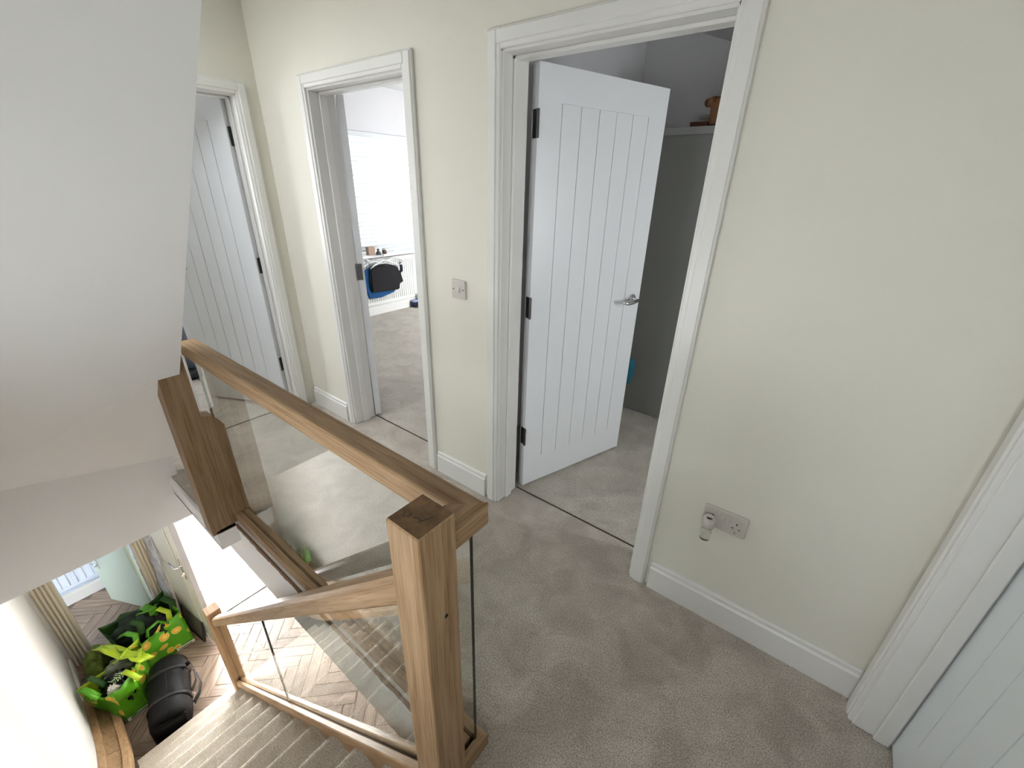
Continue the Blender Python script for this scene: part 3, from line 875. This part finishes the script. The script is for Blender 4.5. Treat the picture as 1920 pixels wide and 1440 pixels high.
_nt.links.new(_nt.nodes['Principled BSDF'].outputs[0], _mx.inputs[1]); _nt.links.new(_tl.outputs[0], _mx.inputs[2])
_nt.links.new(_mx.outputs[0], _nt.nodes['Material Output'].inputs['Surface'])
boxes('headrail', [((-.03, -.74, -.055), (.03, .74, 0))], SLAT, vb, bev=.003)
bm = bmesh.new()
tl = 1.2
for sg in (1,):
    w_ = .0285
    pr = [(-w_ * math.cos(tl), -w_ * math.sin(tl)), (0, .003), (w_ * math.cos(tl), w_ * math.sin(tl)), (w_ * math.cos(tl), w_ * math.sin(tl) - .003), (0, 0), (-w_ * math.cos(tl), -w_ * math.sin(tl) - .003)]
    add_prism(bm, pr, 1, -.735, .735)
sl = obj('slat', bm, SLAT, vb, loc=(0, 0, -.085))
for k in range(1, 26): copyobj(sl, vb, loc=(0, 0, -.085 - .0455 * k))
boxes('bottom_rail', [((-.025, -.735, -1.268), (.025, .735, -1.245))], SLAT, vb, bev=.002)
for yy in (-.22, .18, -.6, .6):
    bm = bmesh.new()
    add_tube(bm, [(.027, yy, -.05), (.027, yy, -1.25)], .002, 6); add_tube(bm, [(-.027, yy, -.05), (-.027, yy, -1.25)], .002, 6)
    obj('ladder_cord', bm, SLAT, vb)

def radiator(name, loc, length, z0, z1, ribs, label, mat, rad=.015):
    e = empty(name, loc); tag(e, label, 'radiator')
    bm = bmesh.new()
    add_box(bm, (.028, -length / 2, z0), (.048, length / 2, z1), .004)
    p = length / ribs
    for k in range(ribs):
        y = -length / 2 + p * (k + .5)
        add_box(bm, (.046, y - p * .30, z0 + .04), (.060, y + p * .30, z1 - .04), .006)
    obj('panel', bm, mat, e)
    boxes('top_grille', [((.004, -length / 2, z1 - .012), (.058, length / 2, z1 + .004))], mat, e, bev=.002)
    boxes('wall_bracket', [((0, -length / 2 + .08, z0 + .05), (.03, -length / 2 + .11, z1 - .03))], mat, e)
    boxes('wall_bracket', [((0, length / 2 - .11, z0 + .05), (.03, length / 2 - .08, z1 - .03))], mat, e)
    bm = bmesh.new(); add_tube(bm, [(.04, length / 2 + .0, z0 + .03), (.04, length / 2 + .035, z0 + .03), (.04, length / 2 + .035, .0 if z0 > -1 else z0)], .008, 8); obj('pipe', bm, CHROME, e)
    return e
RADW = plain('radiator_white', srgb(236, 236, 232), .35)
radiator('radiator', (XF + .004, 3.36, 0), .94, .135, .70, 28, 'white panel radiator under the bedroom window', RADW)

# clothes hanging in front of the radiator on hangers hooked over the sill
def hanger(name, loc, label, col):
    e = empty(name, loc); tag(e, label, 'coat hanger')
    bm = bmesh.new()
    add_tube(bm, [(-.20, 0, -.085), (-.14, 0, -.05), (-.03, 0, -.012), (0, 0, 0), (.03, 0, -.012), (.14, 0, -.05), (.20, 0, -.085)], .009, 8)
    obj('shoulder_bar', bm, col, e, smooth=True)
    bm = bmesh.new()
    add_tube(bm, [(0, 0, -.004), (0, 0, .06), (.012, 0, .085), (.03, 0, .095), (.046, 0, .085), (.05, 0, .065)], .004, 8)
    obj('hook', bm, col, e, smooth=True)
    e.rotation_euler = (0, 0, math.pi / 2)
    return e
HANG = plain('hanger_white', srgb(240, 240, 240), .3)
hanger('coat_hanger', (-4.475, 3.27, .70), 'white plastic hanger holding the black top by the radiator', HANG)
hanger('coat_hanger', (-4.515, 3.14, .695), 'white plastic hanger holding the blue garment by the radiator', HANG)
hanger('coat_hanger', (-4.55, 3.47, .71), 'white plastic hanger nearest the right end of the radiator', HANG)
def garment(name, label, outline, x, thick, mat, cat):
    """outline in (y, z); softly wrinkled solid"""
    bm = bmesh.new()
    add_prism(bm, outline, 0, x - thick / 2, x + thick / 2)
    bmesh.ops.bevel(bm, geom=[e for e in bm.edges], offset=thick * .3, segments=2, affect='EDGES')
    o = obj(name, bm, mat); 
    return tag(o, label, cat)
garment('tee_shirt', 'black short sleeved top hanging in front of the white radiator',
        [(3.05, .335), (3.46, .315), (3.475, .40), (3.53, .395), (3.50, .52), (3.44, .61), (3.33, .645), (3.25, .655), (3.17, .645), (3.06, .62), (3.045, .50)], -4.475, .045,
        plain('black_cloth', (.006, .006, .008, 1), .85, bump=.3, bscale=40), 'top')
garment('blue_garment', 'dark blue garment hanging behind the black top', [(3.03, .255), (3.20, .245), (3.42, .285), (3.44, .50), (3.36, .60), (3.14, .64), (3.01, .60), (2.985, .45)], -4.518, .03,
        plain('blue_cloth', srgb(20, 78, 130), .85, bump=.3, bscale=40), 'garment')
sk = empty('striped_sock', (-4.53, 3.55, .55)); tag(sk, 'dark striped sock hanging beside the black top', 'sock')
bm = bmesh.new(); add_tube(bm, [(0, .0, .08), (0, .015, .03), (0, .012, -.02), (0, -.02, -.05)], [.016, .02, .02, .013], 10); obj('leg', bm, plain('sock_dark', srgb(24, 26, 40), .9), sk, smooth=True)
bm = bmesh.new(); add_tube(bm, [(0, .0, .075), (0, .002, .06)], .021, 10); obj('cuff', bm, HANG, sk, smooth=True)

# things on the sill
ZS = .770
o = empty('brown_box', (-4.51, 3.12, ZS)); tag(o, 'small brown box standing on the bedroom window sill', 'box')
boxes('box_body', [((-.03, -.045, 0), (.03, .045, .085))], plain('box_tan', srgb(176, 148, 128), .7), o, bev=.002); boxes('box_flap', [((-.032, -.047, .08), (.032, .047, .09))], MATS['box_tan'], o, bev=.001)
o = empty('trinket', (-4.47, 3.20, ZS)); tag(o, 'dark grey trinket next to the brown box on the sill', 'ornament')
bm = bmesh.new(); add_lathe(bm, [(.02, 0), (.03, .008), (.024, .03), (.012, .045), (.017, .06), (.004, .068)], n=16); obj('figure', bm, plain('pewter', srgb(70, 74, 78), .4), o, smooth=True)
bm = bmesh.new(); add_lathe(bm, [(.034, 0), (.034, .008), (.026, .01)], n=16); obj('foot', bm, MATS['pewter'], o)
o = empty('small_jar', (-4.47, 3.285, ZS)); tag(o, 'small brown jar on the bedroom window sill', 'jar')
bm = bmesh.new(); add_lathe(bm, [(.02, 0), (.027, .006), (.027, .042), (.02, .05)], n=18); obj('jar_body', bm, plain('jar_brown', srgb(92, 62, 58), .3), o, smooth=True)
bm = bmesh.new(); add_lathe(bm, [(.023, .049), (.023, .064), (.018, .066)], n=18); obj('jar_lid', bm, plain('jar_lid', srgb(190, 186, 180), .3), o)
tr = empty('toy_truck', (-4.585, 3.86, 0)); tag(tr, 'small dark blue toy truck on the carpet by the skirting', 'toy')
NAVY = plain('toy_navy', srgb(28, 34, 66), .4)
boxes('chassis', [((-.04, -.115, .018), (.04, .115, .07))], NAVY, tr, bev=.006); boxes('cab', [((-.036, -.0, .07), (.036, .105, .155))], NAVY, tr, bev=.012)
boxes('bonnet', [((-.034, -.11, .068), (.034, -.01, .095))], plain('toy_light', srgb(140, 150, 190), .4), tr, bev=.008)
for sx in (-1, 1):
    for sy in (-.07, .07):
        bm = bmesh.new(); add_cyl(bm, (sx * .042, sy, .024), (1, 0, 0), .024, .018, 18); obj('wheel', bm, BLACK, tr)

# ------------------------------------------------------------------ far left room
vc = empty('upright_vacuum', (-4.20, 1.00, 0)); tag(vc, 'dark grey upright vacuum half hidden behind the far left door', 'vacuum cleaner')
VG = plain('vacuum_grey', srgb(92, 100, 112), .45)
bm = bmesh.new(); add_box(bm, (-.13, -.10, .012), (.12, .10, .075), .02, 2); obj('floor_head', bm, plain('vacuum_black', srgb(26, 28, 32), .5), vc)
bm = bmesh.new(); add_tube(bm, [(0, 0, .05), (-.02, -.005, .16), (-.045, -.012, .40), (-.07, -.02, .66)], [.035, .05, .055, .04], 16); obj('body', bm, VG, vc, smooth=True)
bm = bmesh.new(); add_tube(bm, [(-.065, -.02, .62), (-.10, -.03, .98), (-.14, -.04, 1.02)], .015, 10); obj('handle', bm, MATS['vacuum_black'], vc, smooth=True)

# ------------------------------------------------------------------ ground floor joinery
FL = plain('casing_cream', srgb(214, 206, 186), .5)
def fluted(name, y0, y1, label):
    e = empty(name, (XF, (y0 + y1) / 2, ZG)); struct(e, label, 'door casing')
    w = (y1 - y0); n = 4; p = w / n
    boxes('backing', [((0, -w / 2, 0), (.010, w / 2, 2.0))], FL, e)
    bm = bmesh.new(); add_box(bm, (.008, -p / 2 + .004, 0), (.026, p / 2 - .004, 2.0), .006, 2)
    o = obj('flute', bm, FL, e, loc=(0, -w / 2 + p / 2, 0))
    for k in range(1, n): copyobj(o, e, loc=(0, -w / 2 + p / 2 + k * p, 0))
    return e
fluted('trim_9', -.455, -.345, 'cream fluted casing left of the cloakroom doorway')
fluted('trim_10', .235, .345, 'cream fluted casing between the cloakroom and front doorways')
w = boxes('trim_11', [((XF, -.455, -.60), (XF + .026, .345, -.49)), ((XF2, -.345, ZG), (XF, -.325, -.60)), ((XF2, .215, ZG), (XF, .235, -.60))], FL, bev=.002)
struct(w, 'cream lining of the cloakroom doorway', 'door frame')
w = boxes('trim_12', [((XF2, .36, ZG), (XF, .385, -.58)), ((XF2, 1.165, ZG), (XF, 1.19, -.58)), ((XF2, .385, -.61), (XF, 1.165, -.58)), ((XF2, .385, ZG), (XF, 1.165, ZG + .02))], FR, bev=.002)
struct(w, 'white frame and threshold of the open front doorway', 'door frame')

# pale green cloakroom door, opened into the cloakroom
GREEN = plain('door_pale_green', srgb(204, 216, 200), .45)
g = empty('door_5', (XF2 - .012, .205, ZG), math.atan2(-.235, -.49)); struct(g, 'pale green cloakroom door standing open behind the green bags', 'door')
boxes('leaf', [((0, 0, .01), (.55, .038, 1.97))], GREEN, g, bev=.002)
e = bpy.data.objects.new('door_handle', None); COL.objects.link(e); e.parent = g; e.location = (.49, .038, 1.0 - .43)
bm = bmesh.new(); add_box(bm, (-.02, 0, -.085), (.02, .006, .085), .002); obj('back_plate', bm, CHROME, e)
bm = bmesh.new(); add_tube(bm, [(0, .004, .04), (0, .045, .04), (-.02, .052, .04), (-.11, .05, .04)], .008, 10); obj('lever', bm, CHROME, e, smooth=True)
bm = bmesh.new(); add_cyl(bm, (0, .015, -.04), (0, 1, 0), .008, .024, 12); obj('turn_knob', bm, CHROME, e)
radiator('radiator', (-5.556, -.20, ZG), .50, .215, .80, 8, 'white column radiator inside the cloakroom', plain('radiator_blue_white', srgb(226, 234, 246), .35))
skirting_y('baseboard_cloakroom', -5.56, 1, -.75, .50, ZG, 'pale blue white skirting below the cloakroom radiator', .15)

# front door, opened inwards
FD = plain('front_door_cream', srgb(222, 222, 210), .4)
g = empty('door_6', (XF - .01, .365, ZG), math.atan2(.1075, .80)); struct(g, 'open cream front door with long lever plate beside the bags', 'door')
boxes('leaf', [((0, -.044, .02), (.80, 0, 1.98))], FD, g, bev=.002)
boxes('edge_seal', [((.80, -.043, .02), (.806, -.001, 1.98))], plain('seal_grey', srgb(150, 148, 146), .5), g)
boxes('letter_panel', [((.12, -.052, .25), (.68, -.044, .85)), ((.12, -.052, 1.0), (.66, -.044, 1.85))], FD, g, bev=.004)
e = bpy.data.objects.new('door_handle', None); COL.objects.link(e); e.parent = g; e.location = (.745, -.044, 1.0)
bm = bmesh.new(); add_box(bm, (-.016, -.008, -.12), (.016, 0, .12), .003); obj('back_plate', bm, CHROME, e)
bm = bmesh.new(); add_tube(bm, [(0, -.006, .04), (0, -.045, .04), (-.02, -.052, .04), (-.12, -.05, .045)], .009, 10); obj('lever', bm, CHROME, e, smooth=True)
bm = bmesh.new(); add_box(bm, (-.02, -.03, -.075), (-.002, -.006, -.055), .002); obj('key', bm, CHROME, e)
boxes('rain_bar', [((.1, -.056, .03), (.7, -.044, .09))], FD, g, bev=.004)

# things leaning on the front door
pf = empty('picture_frame', (-4.19, .345, ZG)); tag(pf, 'dark framed grey panel leaning against the open front door', 'picture frame')
pf.rotation_euler = (math.radians(-9), 0, math.atan2(.1075, .80))
DKF = plain('frame_dark', srgb(40, 38, 38), .4)
boxes('frame_bar', [((-.20, -.010, 0), (.20, .010, .016)), ((-.20, -.010, .34), (.20, .010, .356)), ((-.20, -.010, .016), (-.184, .010, .34)), ((.184, -.010, .016), (.20, .010, .34))], DKF, pf, bev=.001)
boxes('picture', [((-.186, -.004, .014), (.186, .006, .342))], plain('picture_grey', srgb(128, 122, 116), .5, var=.05, vscale=8), pf)
wp = empty('wrapped_board', (-4.50, .30, ZG)); tag(wp, 'tall narrow board wrapped in clear crinkled plastic against the front door', 'wrapped board')
wp.rotation_euler = (math.radians(-3), 0, math.atan2(.1075, .80))
boxes('board', [((-.10, -.012, .0), (.10, .012, 1.55))], plain('board_white', srgb(232, 232, 232), .5), wp, bev=.002)
bm = bmesh.new()
bmesh.ops.create_grid(bm, x_segments=10, y_segments=60, size=.5)
PLA = plain('plastic_wrap', srgb(236, 240, 246), .12, spec=.8)
for v in bm.verts:
    x, z = v.co.x * .26, (v.co.y + .5) * 1.5 + .04
    v.co = Vector((x, -.026 + .016 * noise.noise(Vector((x * 22, z * 13, 1))) , z))
o = obj('plastic_wrap', bm, PLA, wp, smooth=True); md = o.modifiers.new('thick', 'SOLIDIFY'); md.thickness = .002
pa = bpy.data.materials.new('plastic_film'); pa.use_nodes = True
_n = pa.node_tree.nodes['Principled BSDF']; _n.inputs['Base Color'].default_value = (.9, .92, .95, 1); _n.inputs['Roughness'].default_value = .15; _n.inputs['Alpha'].default_value = .45
o.data.materials.clear(); o.data.materials.append(pa)

dm = empty('doormat', (-4.47, .82, ZG)); tag(dm, 'pale doormat in front of the open front door', 'doormat')
boxes('pile', [((-.29, -.25, .0), (.28, .23, .010))], plain('mat_pale', srgb(150, 154, 160), .95, bump=.5, bscale=220), dm)
boxes('rubber_edge', [((.28, -.25, 0), (.292, .23, .012))], plain('mat_edge', srgb(46, 46, 48), .8), dm)
boxes('rubber_edge', [((-.30, -.25, 0), (-.29, .23, .012))], MATS['mat_edge'], dm)

# ------------------------------------------------------------------ shopping bags and holdall
def lemon_mat(name):
    m, nt, b = newmat(name); N = nt.nodes; L = nt.links
    b.inputs['Roughness'].default_value = .35
    tc = N.new('ShaderNodeTexCoord')
    vo = N.new('ShaderNodeTexVoronoi'); vo.inputs['Scale'].default_value = 9.5; vo.inputs['Randomness'].default_value = .55
    L.new(tc.outputs['Object'], vo.inputs['Vector'])
    cr = N.new('ShaderNodeValToRGB'); e = cr.color_ramp.elements
    e[0].position = 0.0; e[0].color = srgb(250, 225, 120); e[1].position = .31; e[1].color = srgb(232, 170, 40)
    x = e.new(.34); x.color = srgb(225, 235, 120); y = e.new(.39); y.color = srgb(86, 168, 30); 
    L.new(vo.outputs['Distance'], cr.inputs['Fac']); L.new(cr.outputs['Color'], b.inputs['Base Color'])
    return m
LEMON = lemon_mat('bag_lemon_print')
BAGG = plain('bag_green', srgb(86, 158, 26), .35, var=.08, vscale=9)
BAGL = plain('bag_lime', srgb(172, 200, 40), .4, var=.08, vscale=9)
BAGD = plain('bag_dark_green', srgb(40, 82, 26), .5, var=.2, vscale=12)
LABELW = plain('bag_label_white', srgb(225, 232, 220), .5)
INK = plain('print_dark_green', srgb(30, 70, 30), .5)
def carrier_bag(name, label, base, top, h, sides, seed, dips):
    """base/top: four plan corners; sides: material per side"""
    cx = sum(p[0] for p in base) / 4; cy = sum(p[1] for p in base) / 4
    e = empty(name, (cx, cy, ZG)); tag(e, label, 'shopping bag', 'green shopping bags in the hall')
    nu, nv = 12, 9
    for s in range(4):
        b0, b1 = Vector(base[s]), Vector(base[(s + 1) % 4]); t0, t1 = Vector(top[s]), Vector(top[(s + 1) % 4])
        nr = Vector(((b1 - b0).y, -(b1 - b0).x)).normalized()
        bm = bmesh.new(); G = []
        for j in range(nv + 1):
            row = []
            for i in range(nu + 1):
                u, v = i / nu, j / nv
                p = b0.lerp(b1, u).lerp(t0.lerp(t1, u), v)
                z = h * v * (1 - dips[s] * 4 * u * (1 - u) * v)
                amp = .06 * math.sin(math.pi * u) * (0.25 + v)
                q = noise.noise(Vector((p.x * 9 + seed, p.y * 9, z * 8)))
                z += .06 * v * noise.noise(Vector((p.x * 14, p.y * 14, seed))) * math.sin(math.pi * u)
                row.append(bm.verts.new((p.x - cx + nr.x * amp * q, p.y - cy + nr.y * amp * q, max(.004, z + .004))))
            G.append(row)
        for j in range(nv):
            for i in range(nu):
                bm.faces.new((G[j][i], G[j][i + 1], G[j + 1][i + 1], G[j + 1][i]))
        o = obj('side_panel', bm, sides[s], e, smooth=True)
        md = o.modifiers.new('thick', 'SOLIDIFY'); md.thickness = .003; md.offset = 0
    bm = bmesh.new(); bm.faces.new([bm.verts.new((p[0] - cx, p[1] - cy, .004)) for p in base])
    o = obj('bottom', bm, BAGG, e); md = o.modifiers.new('thick', 'SOLIDIFY'); md.thickness = .003
    return e, cx, cy
baseA = [(-3.71, -.29), (-3.72, -.13), (-4.03, -.05), (-4.02, -.44)]
topA = [(-3.71, -.285), (-3.75, -.16), (-4.10, -.02), (-3.95, -.455)]
A, ax, ay = carrier_bag('shopping_bag', 'nearer green shopping bag with plain green end and white label beside the black holdall', baseA, topA, .40, [BAGG, LEMON, BAGL, LEMON], 1.3, [.02, .16, .05, .16])
baseB = [(-4.10, -.14), (-4.085, .315), (-4.45, .315), (-4.42, -.16)]
topB = [(-4.08, -.16), (-4.13, .30), (-4.52, .28), (-4.50, -.22)]
B, bx2, by2 = carrier_bag('shopping_bag', 'farther green lemon print shopping bag in front of the cloakroom doorway', baseB, topB, .40, [LEMON, BAGG, BAGD, BAGD], 5.1, [.10, .02, .1, .1])
# printed strip at the bottom of the gussets
def strip(parent, p0, p1, cx, cy, z0, z1, out):
    d = (Vector(p1) - Vector(p0)); nrm = Vector((d.y, -d.x)).normalized() * out
    bm = bmesh.new()
    pts = [Vector(p0) + nrm, Vector(p1) + nrm]
    vs = [bm.verts.new((p.x - cx, p.y - cy, z)) for z in (z0, z1) for p in pts]
    bm.faces.new((vs[0], vs[1], vs[3], vs[2]))
    o = obj('label_strip', bm, LABELW, parent); md = o.modifiers.new('thick', 'SOLIDIFY'); md.thickness = .002
    bm = bmesh.new(); n = 9
    for k in range(n):
        a = pts[0].lerp(pts[1], .14 + .72 * k / n) + nrm * .35; b = pts[0].lerp(pts[1], .14 + .72 * (k + .55) / n) + nrm * .35
        vs = [bm.verts.new((p.x - cx, p.y - cy, z)) for z in (z0 + .008, z1 - .008) for p in (a, b)]
        bm.faces.new((vs[0], vs[1], vs[3], vs[2]))
    q = obj('print_marks', bm, INK, o); md = q.modifiers.new('thick', 'SOLIDIFY'); md.thickness = .001
strip(A, baseA[0], baseA[1], ax, ay, .012, .050, .006)
strip(B, (-4.09, .17), (-4.085, .315), bx2, by2, .012, .045, .012)
# handles
def strap(name, pts, w, mat, parent, up=(0, 0, 1)):
    bm = bmesh.new(); pts = [Vector(p) for p in pts]; rows = []
    for i, p in enumerate(pts):
        t = (pts[min(i + 1, len(pts) - 1)] - pts[max(i - 1, 0)]).normalized()
        s = t.cross(Vector(up)); s = s.normalized() if s.length > .01 else Vector((1, 0, 0))
        rows.append((bm.verts.new(p - s * w / 2), bm.verts.new(p + s * w / 2)))
    for a, b in zip(rows, rows[1:]): bm.faces.new((a[0], a[1], b[1], b[0]))
    o = obj(name, bm, mat, parent, smooth=True); md = o.modifiers.new('thick', 'SOLIDIFY'); md.thickness = .003
    return o
bm = bmesh.new(); G = []
for j in range(7):
    row = []
    for i in range(17):
        u, v = i / 16, j / 6
        x = -4.30 + .46 * u; y = -.20 + .22 * u; n_ = noise.noise(Vector((u * 5, v * 3, 2)))
        row.append(bm.verts.new((x - ax + .05 * v + .03 * n_, y - ay - .10 * v + .03 * n_, .36 + .07 * v * (1 + .4 * math.sin(u * 9)) + .035 * n_)))
    G.append(row)
for j in range(6):
    for i in range(16): bm.faces.new((G[j][i], G[j][i + 1], G[j + 1][i + 1], G[j + 1][i]))
o = obj('side_flap', bm, BAGL, A, smooth=True); md = o.modifiers.new('thick', 'SOLIDIFY'); md.thickness = .003
strap('handle', [(.10, .10, .37), (.08, .13, .42), (-.02, .17, .44), (-.10, .19, .41), (-.12, .19, .37)], .03, BAGL, A)
strap('handle', [(-.10, -.20, .38), (-.04, -.20, .42), (.06, -.17, .43), (.12, -.14, .39)], .03, BAGG, A)
strap('handle', [(.17, -.05, .36), (.15, -.03, .42), (.13, .06, .43), (.15, .12, .36)], .03, BAGG, B)
strap('handle', [(-.18, -.05, .38), (-.10, -.04, .43), (-.05, .06, .44), (-.16, .12, .38)], .03, BAGG, B)

for k, (x0_, y0_, mt) in enumerate([(.06, -.16, BAGG), (-.04, -.10, BAGD), (-.12, .02, BAGG), (.02, .10, BAGL), (-.08, .16, BAGD)]):
    strap('fold', [(x0_ - .10, y0_ - .05, .36), (x0_ - .03, y0_, .415 + .01 * k), (x0_ + .05, y0_ + .05, .41), (x0_ + .12, y0_ + .03, .35)], .045 + .012 * (k % 3), mt, B)
for k, (x0_, y0_, mt) in enumerate([(-.10, -.14, BAGD), (-.02, -.19, BAGG), (.06, .05, BAGL)]):
    strap('fold', [(x0_ - .09, y0_ - .03, .36), (x0_ - .02, y0_, .41), (x0_ + .05, y0_ + .03, .41), (x0_ + .10, y0_ + .06, .36)], .04, mt, A)

def crumple(name, label, cat, c, size, mat, seed, parent=None, amp=.35, freq=3.0, sub=4, rz=0):
    bm = bmesh.new(); bmesh.ops.create_icosphere(bm, subdivisions=sub, radius=1)
    for v in bm.verts:
        n_ = v.co.normalized()
        d = 1 + amp * (noise.noise(n_ * freq + Vector((seed, 0, 0))) + .5 * noise.noise(n_ * freq * 2.3 + Vector((0, seed, 0))) + .25 * abs(noise.noise(n_ * freq * 5 + Vector((0, 0, seed)))))
        v.co = Vector((n_.x * size[0] * d, n_.y * size[1] * d, n_.z * size[2] * d))
    o = obj(name, bm, mat, parent, smooth=True, loc=c, rot=(0, 0, rz))
    if label: tag(o, label, cat)
    return o
BLKP = plain('black_plastic', (.012, .012, .016, 1), .22)
DKG = plain('dark_green_cloth', srgb(22, 40, 30), .75)
GRYG = plain('grey_green_cloth', srgb(92, 104, 84), .8)
o = crumple('black_plastic_bag', 'shiny black plastic bag stuffed into the nearer green shopping bag', 'plastic bag', (-3.87, -.24, ZG + .24), (.13, .10, .15), BLKP, 2.2, rz=.3)
bm = bmesh.new()
for k in range(9):   # pale green scribble printed on the black plastic
    y0 = -.05 + .012 * k
    add_tube(bm, [(.02 + .02 * math.sin(k), y0, .165), (.045 + .01 * math.cos(k * 2), y0 + .02, .160), (.07, y0 + .005 * (k % 3), .148)], .0025, 5)
obj('pale_print', bm, plain('lime_print', srgb(178, 214, 150), .4), o)
crumple('white_packet', 'white and grey packet poking out at the front of the nearer green bag', 'packet', (-3.80, -.27, ZG + .31), (.045, .04, .07), plain('packet_white', srgb(210, 208, 200), .3), 8.1, amp=.45)
crumple('folded_cloth', 'grey green cloth at the back of the nearer green bag', 'cloth', (-4.0, -.20, ZG + .26), (.08, .13, .13), GRYG, 4.7)
crumple('dark_clothes', 'dark green clothes heaped in the farther green bag', 'clothes', (-4.36, .02, ZG + .27), (.12, .17, .15), DKG, 6.4, amp=.4)
crumple('dark_jacket', 'black jacket bundled at the right of the farther green bag', 'clothes', (-4.22, .16, ZG + .25), (.10, .13, .13), plain('black_jacket', srgb(14, 18, 22), .7), 9.3, amp=.4)
crumple('green_net_bag', 'limp olive green net bag against the fluted casing', 'bag', (-4.30, -.30, ZG + .16), (.16, .10, .17), plain('olive_net', srgb(96, 116, 40), .7, var=.3, vscale=30), 3.3, amp=.35)

hb = empty('holdall', (-3.56, -.005, ZG), math.radians(-14.5)); tag(hb, 'black barrel holdall with webbing straps at the foot of the stairs', 'holdall')
NYL = plain('black_nylon', (.0022, .0022, .0028, 1), .6, spec=.25, bump=.25, bscale=45, bdist=.006)
NYD = plain('black_nylon_dark', (.0016, .0016, .002, 1), .6, spec=.2, bump=.2, bscale=45)
WEB = plain('black_webbing', srgb(12, 12, 14), .6)
bm = bmesh.new(); rings = []
N_ = 40
for i, (x, sc_) in enumerate([(-.30, .55), (-.295, .82), (-.27, .95), (-.2, 1.0), (-.1, 1.01), (0, .99), (.1, 1.01), (.2, 1.0), (.265, .96), (.292, .84), (.30, .55)]):
    ring = []
    for k in range(N_):
        a = 2 * math.pi * k / N_
        ca, sa = math.cos(a), math.sin(a)
        yy = .142 * sc_ * math.copysign(abs(ca) ** .9, ca); zz = .155 + .153 * sc_ * math.copysign(abs(sa) ** .85, sa)
        q = .010 * noise.noise(Vector((x * 7, yy * 9, zz * 9)))
        ring.append(bm.verts.new((x, yy * (1 + q * 3), max(.003, zz + q))))
    rings.append(ring)
for a, b in zip(rings, rings[1:]):
    for k in range(N_): bm.faces.new((a[k], a[(k + 1) % N_], b[(k + 1) % N_], b[k]))
bm.faces.new(rings[0]); bm.faces.new(rings[-1]); bmesh.ops.recalc_face_normals(bm, faces=bm.faces[:])
obj('body', bm, NYL, hb, smooth=True)
bm = bmesh.new(); add_box(bm, (.285, -.12, .04), (.335, .12, .25), .03, 3); obj('end_pocket', bm, NYD, hb, smooth=True)
for xx in (-.13, .13):
    pts = []
    for k in range(13):
        a = math.pi * k / 12
        ca, sa = math.cos(a), math.sin(a)
        pts.append((xx,   .148 * math.copysign(abs(ca) ** .9, ca), .155 + .158 * abs(sa) ** .85))
    strap('webbing', pts, .035, WEB, hb, up=(1, 0, 0)) if False else None
    bm = bmesh.new(); add_tube(bm, pts, .006, 6)
    for v in bm.verts: v.co.x = xx + (v.co.x - xx) * 3
    obj('webbing', bm, WEB, hb, smooth=True)
strap('carry_strap', [(-.13, .14, .25), (-.12, .175, .27), (-.02, .20, .26), (.06, .20, .24), (.13, .16, .22)], .035, WEB, hb, up=(0, 1, .2))
strap('carry_strap', [(-.16, .145, .16), (-.10, .19, .14), (0, .21, .12), (.10, .19, .12), (.17, .15, .12)], .04, WEB, hb, up=(0, 1, .2))
bm = bmesh.new(); add_tube(bm, [(-.28, 0, .298), (-.1, .01, .31), (.1, .01, .31), (.28, 0, .298)], .004, 6); obj('zip', bm, WEB, hb)
